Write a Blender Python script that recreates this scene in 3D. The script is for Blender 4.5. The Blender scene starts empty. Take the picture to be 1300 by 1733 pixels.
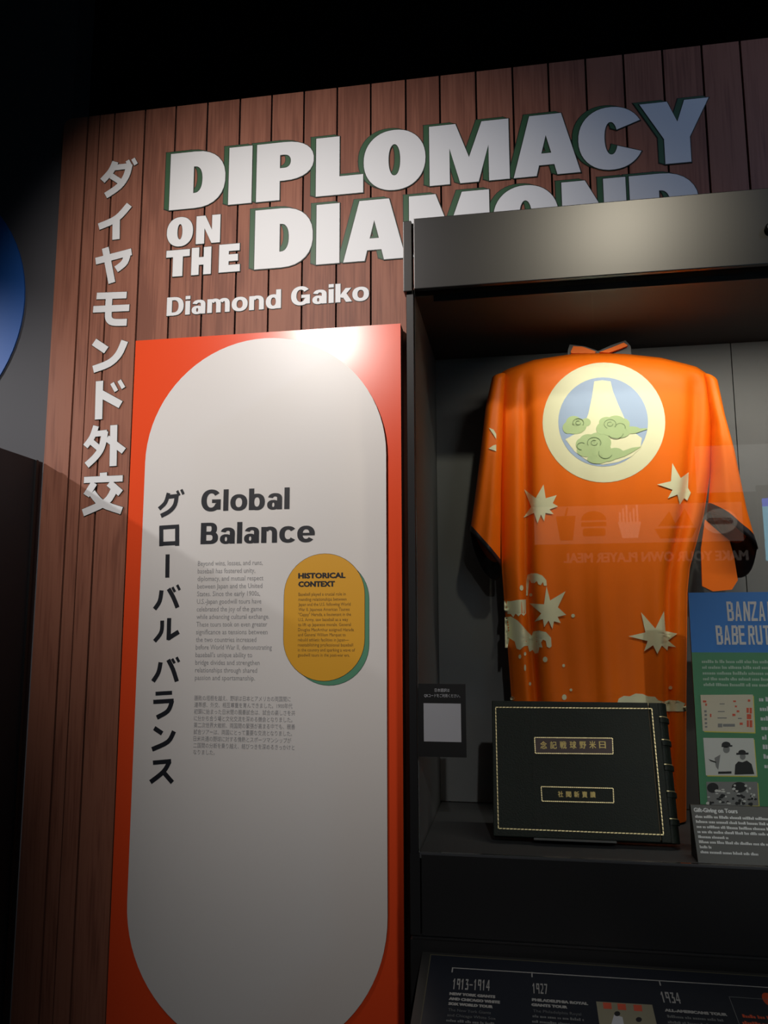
import bpy, bmesh, math, random
from math import radians, sin, cos, pi
from mathutils import Vector, Matrix
from mathutils.geometry import tessellate_polygon
from mathutils.bvhtree import BVHTree

random.seed(7)
S = bpy.context.scene
COL = S.collection

# ------------------------------------------------------------------ camera
FPX, PITCH, YAW, ROLL = 1340.0, radians(8.152), radians(9.466), radians(-0.152)
CAM = Vector((0.0, -2.6, 1.6))
_f = Vector((-sin(YAW) * cos(PITCH), cos(YAW) * cos(PITCH), sin(PITCH)))
_r0 = Vector((cos(YAW), sin(YAW), 0)); _u0 = _r0.cross(_f)
_r = cos(ROLL) * _r0 + sin(ROLL) * _u0
_u = -sin(ROLL) * _r0 + cos(ROLL) * _u0
cam_data = bpy.data.cameras.new('camera')
cam = bpy.data.objects.new('camera', cam_data); COL.objects.link(cam)
m = Matrix((_r, _u, -_f)).transposed().to_4x4(); m.translation = CAM
cam.matrix_world = m
cam_data.sensor_fit = 'VERTICAL'; cam_data.sensor_height = 36.0
cam_data.lens = FPX / 1733.0 * 36.0
cam_data.clip_start = 0.05; cam_data.clip_end = 60
S.camera = cam

# ------------------------------------------------------------------ world, exposure
W = bpy.data.worlds.new('world'); S.world = W; W.use_nodes = True
W.node_tree.nodes['Background'].inputs[0].default_value = (0.55, 0.6, 0.8, 1)
W.node_tree.nodes['Background'].inputs[1].default_value = 0.004
S.view_settings.view_transform = 'Standard'
S.view_settings.look = 'None'
S.view_settings.gamma = 1.0
S.view_settings.use_curve_mapping = False
S.view_settings.exposure = 0.0

# lamp settings (each lamp itself is built further down in its fixture)
LAMPS = dict(
    panel=dict(loc=(-1.10, -2.05, 3.37), aim=(-0.76, 0, 2.50), power=180, col=(1.0, 0.92, 0.86), size=74, blend=1.0, rad=.035),
    title=dict(loc=(0.56, -2.60, 3.64), aim=(0.25, -0.6, 2.52), power=95, col=(1.0, 0.90, 0.70), size=30, blend=1.0, rad=.06),
    wash=dict(loc=(2.30, -2.30, 4.10), aim=(0.45, 0, 3.15), power=60, col=(0.50, 0.64, 1.0), size=50, blend=1.0, rad=.05),
    left=dict(loc=(-3.30, -1.00, 3.15), aim=(-2.20, 0.03, 2.05), power=150, col=(1.0, 0.97, 0.95), size=62, blend=1.0, rad=.03),
    aisle=dict(loc=(0.66, -5.00, 3.57), aim=(-0.42, -0.3, 0.80), power=180, col=(1.0, 0.94, 0.90), size=25, blend=1.0, rad=.04),
    aisle2=dict(loc=(1.95, -4.90, 3.57), aim=(0.80, -0.5, 1.38), power=270, col=(1.0, 0.95, 0.90), size=15, blend=1.0, rad=.04))
LED_POWER = 3.6

# ------------------------------------------------------------------ pixel -> place helpers
def ray(x, y):
    return (x - 650) / FPX * _r - (y - 866.5) / FPX * _u + _f

class Plane:
    """A flat surface: origin, unit axis across, unit axis up, normal towards the viewer."""
    def __init__(s, o, ux, uv):
        s.o = Vector(o); s.ux = Vector(ux).normalized(); s.uv = Vector(uv).normalized(); s.n = s.ux.cross(s.uv)
    def hit(s, p):
        d = ray(*p); return CAM + d * ((s.o - CAM).dot(s.n) / d.dot(s.n))
    def to(s, p):
        q = s.hit(p) - s.o; return (q.dot(s.ux), q.dot(s.uv))
    def at(s, u, v, off=0.0):
        return s.o + s.ux * u + s.uv * v + s.n * off
    def pts(s, L): return [s.to(p) for p in L]

def vplane(y): return Plane((0, y, 0), (1, 0, 0), (0, 0, 1))

# ------------------------------------------------------------------ materials
MATS = {}
def mat(name, col, rough=.6, metal=0, spec=.5, noise=0, nscale=30, bump=0, bscale=200, emit=0, sheen=0, coat=0):
    if name in MATS: return MATS[name]
    M = bpy.data.materials.new(name); M.use_nodes = True; MATS[name] = M
    nt = M.node_tree; b = nt.nodes['Principled BSDF']
    c = (*col, 1)
    b.inputs['Base Color'].default_value = c
    b.inputs['Roughness'].default_value = rough; b.inputs['Metallic'].default_value = metal
    b.inputs['Specular IOR Level'].default_value = spec
    if sheen: b.inputs['Sheen Weight'].default_value = sheen
    if coat: b.inputs['Coat Weight'].default_value = coat; b.inputs['Coat Roughness'].default_value = .12
    tc = nt.nodes.new('ShaderNodeTexCoord')
    if noise:
        n = nt.nodes.new('ShaderNodeTexNoise'); n.inputs['Scale'].default_value = nscale; n.inputs['Detail'].default_value = 4
        nt.links.new(tc.outputs['Object'], n.inputs['Vector'])
        mr = nt.nodes.new('ShaderNodeMapRange'); mr.inputs[3].default_value = 1 - noise; mr.inputs[4].default_value = 1 + noise
        nt.links.new(n.outputs[0], mr.inputs[0])
        mx = nt.nodes.new('ShaderNodeVectorMath'); mx.operation = 'SCALE'; mx.inputs[0].default_value = col
        nt.links.new(mr.outputs[0], mx.inputs['Scale']); nt.links.new(mx.outputs[0], b.inputs['Base Color'])
    if bump:
        n = nt.nodes.new('ShaderNodeTexNoise'); n.inputs['Scale'].default_value = bscale; n.inputs['Detail'].default_value = 3
        nt.links.new(tc.outputs['Object'], n.inputs['Vector'])
        bp = nt.nodes.new('ShaderNodeBump'); bp.inputs['Strength'].default_value = bump; bp.inputs['Distance'].default_value = .002
        nt.links.new(n.outputs[0], bp.inputs['Height']); nt.links.new(bp.outputs[0], b.inputs['Normal'])
    if emit:
        b.inputs['Emission Color'].default_value = c; b.inputs['Emission Strength'].default_value = emit
    return M

def wood_mat():
    M = bpy.data.materials.new('plank_wood'); M.use_nodes = True
    nt = M.node_tree; b = nt.nodes['Principled BSDF']; L = nt.links.new
    tc = nt.nodes.new('ShaderNodeTexCoord'); oi = nt.nodes.new('ShaderNodeObjectInfo')
    add = nt.nodes.new('ShaderNodeVectorMath'); add.operation = 'ADD'
    sc = nt.nodes.new('ShaderNodeVectorMath'); sc.operation = 'SCALE'; sc.inputs[0].default_value = (3, 0, 17)
    L(oi.outputs['Random'], sc.inputs['Scale']); L(tc.outputs['Object'], add.inputs[0]); L(sc.outputs[0], add.inputs[1])
    mp = nt.nodes.new('ShaderNodeMapping'); mp.inputs['Scale'].default_value = (1, 1, .035); L(add.outputs[0], mp.inputs[0])
    n1 = nt.nodes.new('ShaderNodeTexNoise'); n1.inputs['Scale'].default_value = 130; n1.inputs['Detail'].default_value = 5; L(mp.outputs[0], n1.inputs['Vector'])
    mp2 = nt.nodes.new('ShaderNodeMapping'); mp2.inputs['Scale'].default_value = (1, 1, .12); L(add.outputs[0], mp2.inputs[0])
    n2 = nt.nodes.new('ShaderNodeTexNoise'); n2.inputs['Scale'].default_value = 14; n2.inputs['Detail'].default_value = 2; n2.inputs['Distortion'].default_value = 1.2; L(mp2.outputs[0], n2.inputs['Vector'])
    mix = nt.nodes.new('ShaderNodeMath'); mix.operation = 'ADD'; L(n1.outputs[0], mix.inputs[0]); L(n2.outputs[0], mix.inputs[1])
    r3 = nt.nodes.new('ShaderNodeMath'); r3.operation = 'MULTIPLY_ADD'; r3.inputs[1].default_value = .22; L(oi.outputs['Random'], r3.inputs[0]); L(mix.outputs[0], r3.inputs[2])
    cr = nt.nodes.new('ShaderNodeValToRGB'); e = cr.color_ramp.elements
    e[0].position = .72; e[0].color = (.205, .077, .049, 1); e[1].position = 1.0; e[1].color = (.305, .122, .077, 1)
    x = e.new(.86); x.color = (.265, .102, .064, 1)
    hv = nt.nodes.new('ShaderNodeMath'); hv.operation = 'MULTIPLY'; hv.inputs[1].default_value = .80; L(r3.outputs[0], hv.inputs[0]); L(hv.outputs[0], cr.inputs[0])
    L(cr.outputs[0], b.inputs['Base Color']); b.inputs['Roughness'].default_value = .55; b.inputs['Specular IOR Level'].default_value = .3
    bp = nt.nodes.new('ShaderNodeBump'); bp.inputs['Strength'].default_value = .15; bp.inputs['Distance'].default_value = .002
    L(n1.outputs[0], bp.inputs['Height']); L(bp.outputs[0], b.inputs['Normal'])
    return M

def glass_mat():
    M = bpy.data.materials.new('case_glass'); M.use_nodes = True; nt = M.node_tree; nt.nodes.clear(); L = nt.links.new
    out = nt.nodes.new('ShaderNodeOutputMaterial'); mx = nt.nodes.new('ShaderNodeMixShader'); fr = nt.nodes.new('ShaderNodeFresnel')
    fr.inputs[0].default_value = 1.5
    tr = nt.nodes.new('ShaderNodeBsdfTransparent'); tr.inputs[0].default_value = (.97, .985, .975, 1)
    gl = nt.nodes.new('ShaderNodeBsdfGlossy'); gl.inputs['Roughness'].default_value = 0.0
    L(fr.outputs[0], mx.inputs[0]); L(tr.outputs[0], mx.inputs[1]); L(gl.outputs[0], mx.inputs[2]); L(mx.outputs[0], out.inputs[0])
    return M

WOOD = wood_mat(); GLASS = glass_mat()
GROOVE = mat('groove_brown', (.018, .008, .006), .9)
BLACKWALL = mat('black_paint', (.012, .012, .014), .8, noise=.2, nscale=6)
GREYWALL = mat('grey_paint', (.075, .075, .085), .75, noise=.05, nscale=4)
PARTITION = mat('charcoal_paint', (.016, .016, .020), .65, noise=.15, nscale=5)
CARPET = mat('dark_carpet', (.03, .03, .034), .95, noise=.4, nscale=150, bump=.5, bscale=400)
WHITE = mat('white_vinyl', (.74, .75, .76), .5)
INK = mat('near_black_ink', (.010, .012, .018), .5)
GREENSH = mat('green_vinyl', (.030, .095, .040), .5)
OUTL = mat('dark_green_outline', (.008, .018, .010), .5)
RED = mat('red_orange_panel', (.84, .080, .020), .26, spec=.5)
BLACKEDGE = mat('black_board_edge', (.010, .010, .010), .6)
PILL = mat('white_satin_board', (.72, .70, .68), .38, noise=.015, nscale=3)
GREYTXT = mat('grey_print', (.30, .30, .31), .6)
NAVY = mat('navy_print', (.012, .018, .032), .5)
YEL = mat('mustard_print', (.72, .36, .022), .5)
GREENP = mat('sea_green_print', (.085, .27, .16), .5)
BROWNTXT = mat('brown_print', (.20, .11, .02), .6)
CASE = mat('dark_grey_powder_coat', (.016, .016, .0165), .34, spec=.5)
CASEBLACK = mat('black_satin_metal', (.008, .008, .009), .45)
CASEIN = mat('grey_case_lining', (.135, .14, .148), .55, noise=.04, nscale=20)
CASEFLOOR = mat('charcoal_case_floor', (.045, .048, .053), .6, noise=.08, nscale=60)
CASETOP = mat('dark_case_ceiling', (.045, .042, .040), .6)
BLUE = mat('blue_disc', (.012, .105, .42), .55)

# ------------------------------------------------------------------ object helpers
ORG = {}
def props(o, label=None, cat=None, group=None, kind=None):
    if label: o['label'] = label
    if cat: o['category'] = cat
    if group: o['group'] = group
    if kind: o['kind'] = kind
    return o
def thing(name, loc, label, cat, group=None, kind=None):
    e = bpy.data.objects.new(name, None); COL.objects.link(e); e.location = loc; e.empty_display_size = .05
    ORG[e.name] = Vector(loc); return props(e, label, cat, group, kind)
def link(name, verts, faces, material, parent=None, smooth=False, mats=None, midx=None):
    """One mesh object from world-space vertices; local origin is its parent's (or its own base)."""
    verts = [Vector(v) for v in verts]
    if parent is not None: org = ORG[parent.name]
    else:
        lo = [min(v[i] for v in verts) for i in range(3)]; hi = [max(v[i] for v in verts) for i in range(3)]
        org = Vector(((lo[0] + hi[0]) / 2, (lo[1] + hi[1]) / 2, lo[2]))
    me = bpy.data.meshes.new(name); me.from_pydata([v - org for v in verts], [], faces); me.update()
    for mm in (mats or [material]): me.materials.append(mm)
    if midx: me.polygons.foreach_set('material_index', midx)
    if smooth: me.polygons.foreach_set('use_smooth', [True] * len(me.polygons))
    o = bpy.data.objects.new(name, me); COL.objects.link(o)
    if parent is not None: o.parent = parent; ORG[o.name] = org
    else: o.location = org; ORG[o.name] = org
    return o

BOXF = [(0, 3, 2, 1), (4, 5, 6, 7), (0, 1, 5, 4), (1, 2, 6, 5), (2, 3, 7, 6), (3, 0, 4, 7)]
def box_vf(x0, y0, z0, x1, y1, z1):
    return [(x0, y0, z0), (x1, y0, z0), (x1, y1, z0), (x0, y1, z0), (x0, y0, z1), (x1, y0, z1), (x1, y1, z1), (x0, y1, z1)], [tuple(f) for f in BOXF]
def box(name, a, b, material, parent=None, bevel=0):
    v, f = box_vf(*a, *b); o = link(name, v, f, material, parent)
    if bevel: bev(o, bevel)
    return o
def bev(o, w, seg=2):
    bm = bmesh.new(); bm.from_mesh(o.data)
    bmesh.ops.bevel(bm, geom=bm.edges[:], offset=w, segments=seg, affect='EDGES', profile=.6); bm.to_mesh(o.data); bm.free(); return o
def lathe(name, prof, c, axis, material, parent=None, n=20):
    """Surface of revolution; prof = [(radius, distance along axis)], axis a unit vector."""
    ax = Vector(axis).normalized(); t = Vector((1, 0, 0)) if abs(ax.x) < .8 else Vector((0, 1, 0))
    a = ax.cross(t).normalized(); b = ax.cross(a); vs = []; fs = []
    for r, h in prof:
        for k in range(n): vs.append(Vector(c) + ax * h + (a * cos(2 * pi * k / n) + b * sin(2 * pi * k / n)) * r)
    for i in range(len(prof) - 1):
        for k in range(n): fs.append((i * n + k, i * n + (k + 1) % n, (i + 1) * n + (k + 1) % n, (i + 1) * n + k))
    fs.append(tuple(range(n))[::-1]); fs.append(tuple(range((len(prof) - 1) * n, len(prof) * n)))
    return link(name, vs, fs, material, parent, smooth=False)

class Flat:
    """Collects flat outlines on a plane; each becomes a thin raised plate."""
    def __init__(s, plane): s.p = plane; s.v = []; s.f = []; s.k = 0
    def poly(s, P, off=.001, th=.001):
        P = list(P); n = len(P)
        if n < 3: return s
        a = sum(P[i][0] * P[(i + 1) % n][1] - P[(i + 1) % n][0] * P[i][1] for i in range(n))
        if a < 0: P = P[::-1]
        s.k += 1; top = off + th + s.k % 90 * 1.1e-5; b0 = len(s.v)
        s.v += [s.p.at(u, v, top) for u, v in P] + [s.p.at(u, v, off) for u, v in P]
        if n == 4 and s.convex(P): s.f.append((b0, b0 + 1, b0 + 2, b0 + 3))
        else:
          for t in tessellate_polygon([[Vector((u, v, 0)) for u, v in P]]):
            A, B, C = (Vector(P[i]) for i in t)
            if (B - A).cross(C - A) < 0: t = t[::-1]
            s.f.append(tuple(b0 + i for i in t))
        for i in range(n):
            j = (i + 1) % n; s.f.append((b0 + i, b0 + n + i, b0 + n + j, b0 + j))
        return s
    @staticmethod
    def convex(P):
        V = [Vector(p) for p in P]
        return all((V[(i + 1) % 4] - V[i]).cross(V[(i + 2) % 4] - V[(i + 1) % 4]) >= -1e-12 for i in range(4))
    def px(s, P, off=.001, th=.001): return s.poly(s.p.pts(P), off, th)
    def add(s, polys, off=.001, th=.001):
        for P in polys: s.poly(P, off, th)
        return s
    def tri(s, vs, fs, off):
        b0 = len(s.v); s.v += [s.p.at(u, v, off) for u, v in vs]; s.f += [tuple(b0 + i for i in f) for f in fs]; return s
    def done(s, name, material, parent=None): return link(name, s.v, s.f, material, parent)

def stroke(P, w):
    """Ribbon outline of width w along a polyline, straight cut ends, mitred joints."""
    P = [Vector(p) for p in P]; L = []; R = []
    for i, p in enumerate(P):
        d0 = (p - P[i - 1]).normalized() if i else (P[1] - p).normalized()
        d1 = (P[i + 1] - p).normalized() if i < len(P) - 1 else d0
        n0 = Vector((-d0.y, d0.x)); n1 = Vector((-d1.y, d1.x)); nn = (n0 + n1).normalized()
        k = w / 2 / max(.5, nn.dot(n0)); L.append(p + nn * k); R.append(p - nn * k)
    return [tuple(q) for q in L + R[::-1]]
def strips(rb):
    n = len(rb) // 2; L, R = rb[:n], rb[n:][::-1]
    return [[L[i], L[i + 1], R[i + 1], R[i]] for i in range(n - 1)]
def smooth_line(P, n=4):
    if len(P) < 3: return P
    out = []
    for i in range(len(P) - 1):
        p0 = Vector(P[max(i - 1, 0)]); p1 = Vector(P[i]); p2 = Vector(P[i + 1]); p3 = Vector(P[min(i + 2, len(P) - 1)])
        for k in range(n):
            t = k / n; out.append(tuple(.5 * ((2 * p1) + (p2 - p0) * t + (2 * p0 - 5 * p1 + 4 * p2 - p3) * t * t + (3 * p1 - p0 - 3 * p2 + p3) * t ** 3)))
    return out + [tuple(P[-1])]
def dilate(P, w):
    P = [Vector(p) for p in P]; n = len(P)
    a = sum(P[i].x * P[(i + 1) % n].y - P[(i + 1) % n].x * P[i].y for i in range(n))
    sg = 1 if a > 0 else -1; out = []
    for i in range(n):
        d0 = P[i] - P[i - 1]; d1 = P[(i + 1) % n] - P[i]
        if d0.length < 1e-9 or d1.length < 1e-9: out.append(tuple(P[i])); continue
        d0.normalize(); d1.normalize()
        n0 = Vector((d0.y, -d0.x)); n1 = Vector((d1.y, -d1.x)); nn = n0 + n1
        if nn.length < 1e-6: nn = n0
        nn.normalize(); out.append(tuple(P[i] + nn * sg * w / max(.55, nn.dot(n0))))
    return out
def ellipse(cx, cy, rx, ry, n=40, a0=0, a1=360):
    return [(cx + rx * cos(radians(a0 + (a1 - a0) * k / n)), cy + ry * sin(radians(a0 + (a1 - a0) * k / n))) for k in range(n if a1 - a0 >= 360 else n + 1)]
def capsule(x0, z0, x1, z1, n=24):
    r = (x1 - x0) / 2; cx = (x0 + x1) / 2
    return [(cx + r * cos(pi * k / n), z1 - r + r * sin(pi * k / n)) for k in range(n + 1)] + [(cx - r * cos(pi * k / n), z0 + r - r * sin(pi * k / n)) for k in range(n + 1)]
def rrect(x0, z0, x1, z1, r, n=5):
    o = []
    for cx, cz, a in ((x1 - r, z1 - r, 0), (x0 + r, z1 - r, 90), (x0 + r, z0 + r, 180), (x1 - r, z0 + r, 270)):
        o += [(cx + r * cos(radians(a + 90 * k / n)), cz + r * sin(radians(a + 90 * k / n))) for k in range(n + 1)]
    return o

# text from Blender's built-in typeface, as meshes
_tc = {}
def text_mesh(s):
    if s in _tc: return _tc[s]
    cu = bpy.data.curves.new('tmp', 'FONT'); cu.body = s; cu.size = 1; cu.resolution_u = 2
    o = bpy.data.objects.new('tmp', cu); COL.objects.link(o)
    dg = bpy.context.evaluated_depsgraph_get(); dg.update()
    me = bpy.data.meshes.new_from_object(o.evaluated_get(dg))
    vs = [(v.co.x, v.co.y) for v in me.vertices]; fs = [tuple(p.vertices) for p in me.polygons]
    bpy.data.objects.remove(o); bpy.data.curves.remove(cu); bpy.data.meshes.remove(me)
    _tc[s] = (vs, fs); return _tc[s]
def text(flat, s, u0, v0, width, caph, off=.0015, bold=0, cjk=False, center=False):
    if s.startswith('~'): return blurred_line(flat, s, u0, v0, width, caph, off)
    vs, fs = text_mesh(s)
    if not vs: return
    x0 = min(v[0] for v in vs); x1 = max(v[0] for v in vs); k = caph / (.84 if cjk else .70)
    kx = width / (x1 - x0) if width else k * .95
    base = -.09 if cjk else 0.0
    if center: u0 = u0 - (x1 - x0) * kx / 2
    sh = [(0, 0)] if not bold else [(dx * bold, dy * bold) for dx, dy in ((0, 0), (1, 0), (-1, 0), (0, .6), (0, -.6), (.7, .5), (-.7, .5), (.7, -.5), (-.7, -.5))]
    for i, (dx, dy) in enumerate(sh):
        flat.tri([(u0 + (x - x0) * kx + dx, v0 + (y - base) * k + dy) for x, y in vs], fs, off + i * 2e-5)

def blurred_line(flat, s, u0, v0, width, caph, off):
    # a printed line too small to read in the photograph: word shapes only, no letters
    rg = random.Random(s + str(round(v0, 4))); x = 0.0; xh = caph * .68
    while x < width - xh:
        for _ in range(rg.choice((2, 3, 4, 5, 6, 7, 8))):
            w = xh * rg.uniform(.45, .8)
            if x + w > width: break
            h = xh if rg.random() < .7 else caph
            flat.tri([(u0 + x, v0), (u0 + x + w, v0), (u0 + x + w, v0 + h * rg.uniform(.85, 1)), (u0 + x, v0 + h)], [(0, 1, 2, 3)], off); x += w + xh * .16
        x += xh * .5

# bold grotesque letters, drawn here
def R_(x0, y0, x1, y1): return [(x0, y0), (x1, y0), (x1, y1), (x0, y1)]
def ring(cx, cy, rx, ry, tx, ty, a0=0, a1=360, n=2.25, seg=30):
    def pt(a, rx, ry):
        c, s = cos(a), sin(a)
        return (cx + rx * math.copysign(abs(c) ** (2 / n), c), cy + ry * math.copysign(abs(s) ** (2 / n), s))
    out = []; full = a1 - a0 >= 360; parts = [(a0, (a0 + a1) / 2), ((a0 + a1) / 2, a1)] if full or a1 - a0 > 200 else [(a0, a1)]
    for b0, b1 in parts:
        m_ = max(4, int(seg * (b1 - b0) / 360)); A = [radians(b0 + (b1 - b0) * k / m_) for k in range(m_ + 1)]
        out.append([pt(a, rx, ry) for a in A] + [pt(a, rx - tx, ry - ty) for a in reversed(A)])
    return out
HEAVY = {
    'D': [R_(0, 0, .43, 1), R_(.3, .735, .46, 1), R_(.3, 0, .46, .265)] + ring(.45, .5, .55, .5, .41, .265, -90, 90, 2.3),
    'I': [R_(0, 0, 1, 1)],
    'P': [R_(0, 0, .41, 1), R_(.3, .78, .5, 1), R_(.3, .33, .5, .55)] + ring(.48, .665, .52, .335, .40, .22, -90, 90, 2.3),
    'L': [R_(0, 0, .50, 1), R_(.3, 0, 1, .31)],
    'O': ring(.5, .5, .5, .51, .405, .245, 0, 360, 2.15, 44),
    'M': [[(0, 0), (0, 1), (.335, 1), (.5, .42), (.5, 0), (.385, 0), (.255, .60), (.255, 0)], [(1, 0), (1, 1), (.665, 1), (.5, .42), (.5, 0), (.615, 0), (.745, .60), (.745, 0)]],
    'A': [[(0, 0), (.345, 0), (.385, .17), (.425, .36), (.5, .66), (.5, 1), (.26, 1)], [(1, 0), (.655, 0), (.615, .17), (.575, .36), (.5, .66), (.5, 1), (.74, 1)], [(.37, .17), (.63, .17), (.59, .36), (.41, .36)]],
    'C': ring(.5, .5, .5, .51, .40, .245, 28, 332, 2.15, 44),
    'Y': [[(0, 1), (.40, 1), (.535, .66), (.65, 1), (1, 1), (.70, .40), (.70, 0), (.33, 0), (.33, .40)]],
    'N': [[(0, 0), (0, 1), (.37, 1), (.655, .47), (.655, 1), (1, 1), (1, 0), (.65, 0), (.345, .55), (.345, 0)]],
    'T': [R_(0, .74, 1, 1), R_(.29, 0, .71, .8)],
    'H': [R_(0, 0, .38, 1), R_(.62, 0, 1, 1), R_(.3, .36, .7, .64)],
    'E': [R_(0, 0, .46, 1), R_(.3, .75, .97, 1), R_(.3, .385, .9, .625), R_(.3, 0, 1, .25)],
}
_arch = lambda cx, r: ring(cx, .44, r, .315, .205, .165, 0, 150, 2.3)
BOLD = {  # (advance width, outlines), cap height 1
    'D': (.78, [R_(0, 0, .23, 1), R_(.1, .83, .34, 1), R_(.1, 0, .34, .17)] + ring(.32, .5, .43, .5, .225, .17, -90, 90, 2.3)),
    'B': (.74, [R_(0, 0, .23, 1), R_(.1, .845, .4, 1), R_(.1, .435, .42, .585), R_(.1, 0, .42, .16)] + ring(.38, .715, .28, .285, .22, .15, -90, 90, 2.3) + ring(.39, .295, .32, .295, .225, .16, -90, 90, 2.3)),
    'G': (.86, ring(.41, .5, .41, .515, .225, .18, 38, 338, 2.2, 44) + [R_(.44, .38, .80, .545), R_(.62, .06, .80, .5)]),
    'i': (.24, [R_(0, 0, .21, .74), R_(0, .83, .21, 1.01)]),
    'l': (.24, [R_(0, 0, .21, 1.0)]),
    'o': (.71, ring(.345, .37, .345, .385, .212, .165)),
    'n': (.67, [R_(0, 0, .21, .74), R_(.425, 0, .63, .45)] + _arch(.34, .29)),
    'm': (1.02, [R_(0, 0, .205, .74), R_(.39, 0, .59, .45), R_(.775, 0, .98, .45)] + _arch(.335, .255) + _arch(.725, .255)),
    'd': (.69, [R_(.435, 0, .645, 1)] + ring(.32, .37, .32, .385, .212, .165)),
    'b': (.69, [R_(0, 0, .21, 1)] + ring(.325, .37, .32, .385, .212, .165)),
    'a': (.64, [R_(.395, 0, .60, .52)] + ring(.315, .50, .285, .255, .2, .15, 0, 168, 2.3) + ring(.245, .215, .245, .228, .2, .125)),
    'c': (.66, ring(.345, .37, .345, .385, .212, .165, 38, 322)),
    'e': (.70, ring(.345, .37, .345, .385, .212, .165, 0, 322) + [R_(.12, .305, .685, .425)]),
    'k': (.66, [R_(0, 0, .21, 1), [(.15, .30), (.42, .74), (.66, .74), (.30, .22)], [(.25, .38), (.42, .52), (.69, 0), (.445, 0)]]),
    ' ': (.27, []),
}
def bold_word(word, u0, v0, width, caph):
    """Letters (list of outline lists) of a word fitted to a measured width."""
    gap = .045; tot = sum(BOLD[c][0] + gap for c in word) - gap - .03; k = width / tot; x = 0; out = []
    for c in word:
        if BOLD[c][1]: out.append([[(u0 + (x + a) * k, v0 + b * caph) for a, b in P] for P in BOLD[c][1]])
        x += BOLD[c][0] + gap
    return out

# ------------------------------------------------------------------ room shell
def struct(name, a, b, material, label, cat):
    return props(box(name, a, b, material), label, cat, kind='structure')
struct('floor', (-6, -7, -.1), (4.5, 2.2, 0), CARPET, 'dark carpeted gallery floor below the exhibits', 'floor')
struct('ceiling', (-6, -7, 4.5), (4.5, 2.2, 4.6), BLACKWALL, 'black painted gallery ceiling above the wood wall', 'ceiling')
struct('wall_right', (4.5, -7, 0), (4.6, 2.2, 4.5), BLACKWALL, 'black side wall far right of the display case', 'wall')
struct('wall_front', (-6, -7.1, 0), (4.5, -7, 4.5), BLACKWALL, 'black wall across the gallery behind the viewer', 'wall')
struct('wall_behind', (-6, 2.1, 0), (4.5, 2.2, 4.5), BLACKWALL, 'black wall in the dark void above the wood wall', 'wall')
struct('wall_left', (-1.765, -2.3, 0), (-1.697, -.004, 2.193), PARTITION, 'low charcoal partition wall meeting the left end of the wood wall', 'wall')
struct('wall_far_left', (-6, .045, 0), (-1.690, .16, 4.5), GREYWALL, 'grey wall seen above the low partition at far left', 'wall')
box('trim_1', (-1.6975, -.052, 0), (-1.690, -.040, 2.193), CASEBLACK)
props(bpy.data.objects['trim_1'], 'thin black corner trim strip at the foot of the wood wall edge', 'trim', kind='structure')

# wood plank wall: every plank a piece of its own
WALL = vplane(0.0)
WTOP = 3.56
wall = props(box('wall_back', (-1.690, .012, 0), (2.75, .05, WTOP - .003), GROOVE), 'wood plank feature wall carrying the exhibit title', 'wall', kind='structure')
gx = [107, 149.5, 169.5, 194.5, 246.5, 298.5, 352, 407, 460.5, 515, 571, 627.5, 686.5, 744, 805, 867, 927.5, 990.5, 1054.5, 1120.5, 1187, 1252]
X = [WALL.to((x, 200.3 - .1166 * (x - 132.3)))[0] for x in gx]; X[0] = -1.696
while X[-1] < 2.7: X.append(X[-1] + .124)
for i in range(len(X) - 1):
    g0 = .0035 if i != 2 else .002; g1 = .0035 if i != 1 else .002
    a, b = X[i] + (g0 if i else 0), X[i + 1] - g1
    P = [(a, 0.0), (b, 0.0), (b, WTOP), (a, WTOP)]
    if i == 0:
        P = [(a, 0), (b, 0), (b, WTOP)] + [(a + .035 - .035 * sin(radians(t)), WTOP - .035 + .035 * cos(radians(t))) for t in range(0, 91, 15)]
    vs = [(u, 0.0, v) for u, v in P] + [(u, .0118, v) for u, v in P]; n = len(P)
    fs = [tuple(range(n)), tuple(range(2 * n - 1, n - 1, -1))] + [(k, n + k, n + (k + 1) % n, (k + 1) % n) for k in range(n)]
    link('plank', vs, fs, WOOD, wall)

# ------------------------------------------------------------------ track spotlights
def spotlight(key, label):
    L = LAMPS[key]; p = Vector(L['loc']); d = (Vector(L['aim']) - p).normalized()
    t = thing('track_spotlight', (p.x, p.y, 4.5), label, 'spotlight', 'track spotlights on the ceiling')
    q = p - d * .02
    lathe('housing', [(.030, -.20), (.048, -.18), (.052, -.02), (.052, .03), (.047, .03), (.047, -.01)], q, d, CASEBLACK, t)
    top = q - d * .12
    lathe('stem', [(.008, 0), (.008, 4.475 - top.z)], top, (0, 0, 1), CASEBLACK, t, n=10)
    box('track_adapter', (top.x - .03, top.y - .06, 4.47), (top.x + .03, top.y + .06, 4.4995), CASEBLACK, t, .004)
    ld = bpy.data.lights.new('spot', 'SPOT'); ld.energy = L['power']; ld.color = L['col']; ld.spot_size = radians(L['size']); ld.spot_blend = L['blend']; ld.shadow_soft_size = L['rad']
    lo = bpy.data.objects.new('lamp', ld); COL.objects.link(lo); lo.parent = t
    lo.rotation_euler = d.to_track_quat('-Z', 'Y').to_euler(); lo.location = p + d * .035 - Vector((p.x, p.y, 4.5))
spotlight('panel', 'black track spotlight aimed at the red panel, above the viewer')
spotlight('title', 'black track spotlight aimed at the title and case fascia')
spotlight('wash', 'black track spotlight high right washing the title in bluish light')
spotlight('left', 'black track spotlight beyond the partition lighting the blue disc')
spotlight('aisle', 'black track spotlight over the aisle, nearer the menu sign')
spotlight('aisle2', 'black track spotlight over the aisle, nearer the blue screen')

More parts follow.
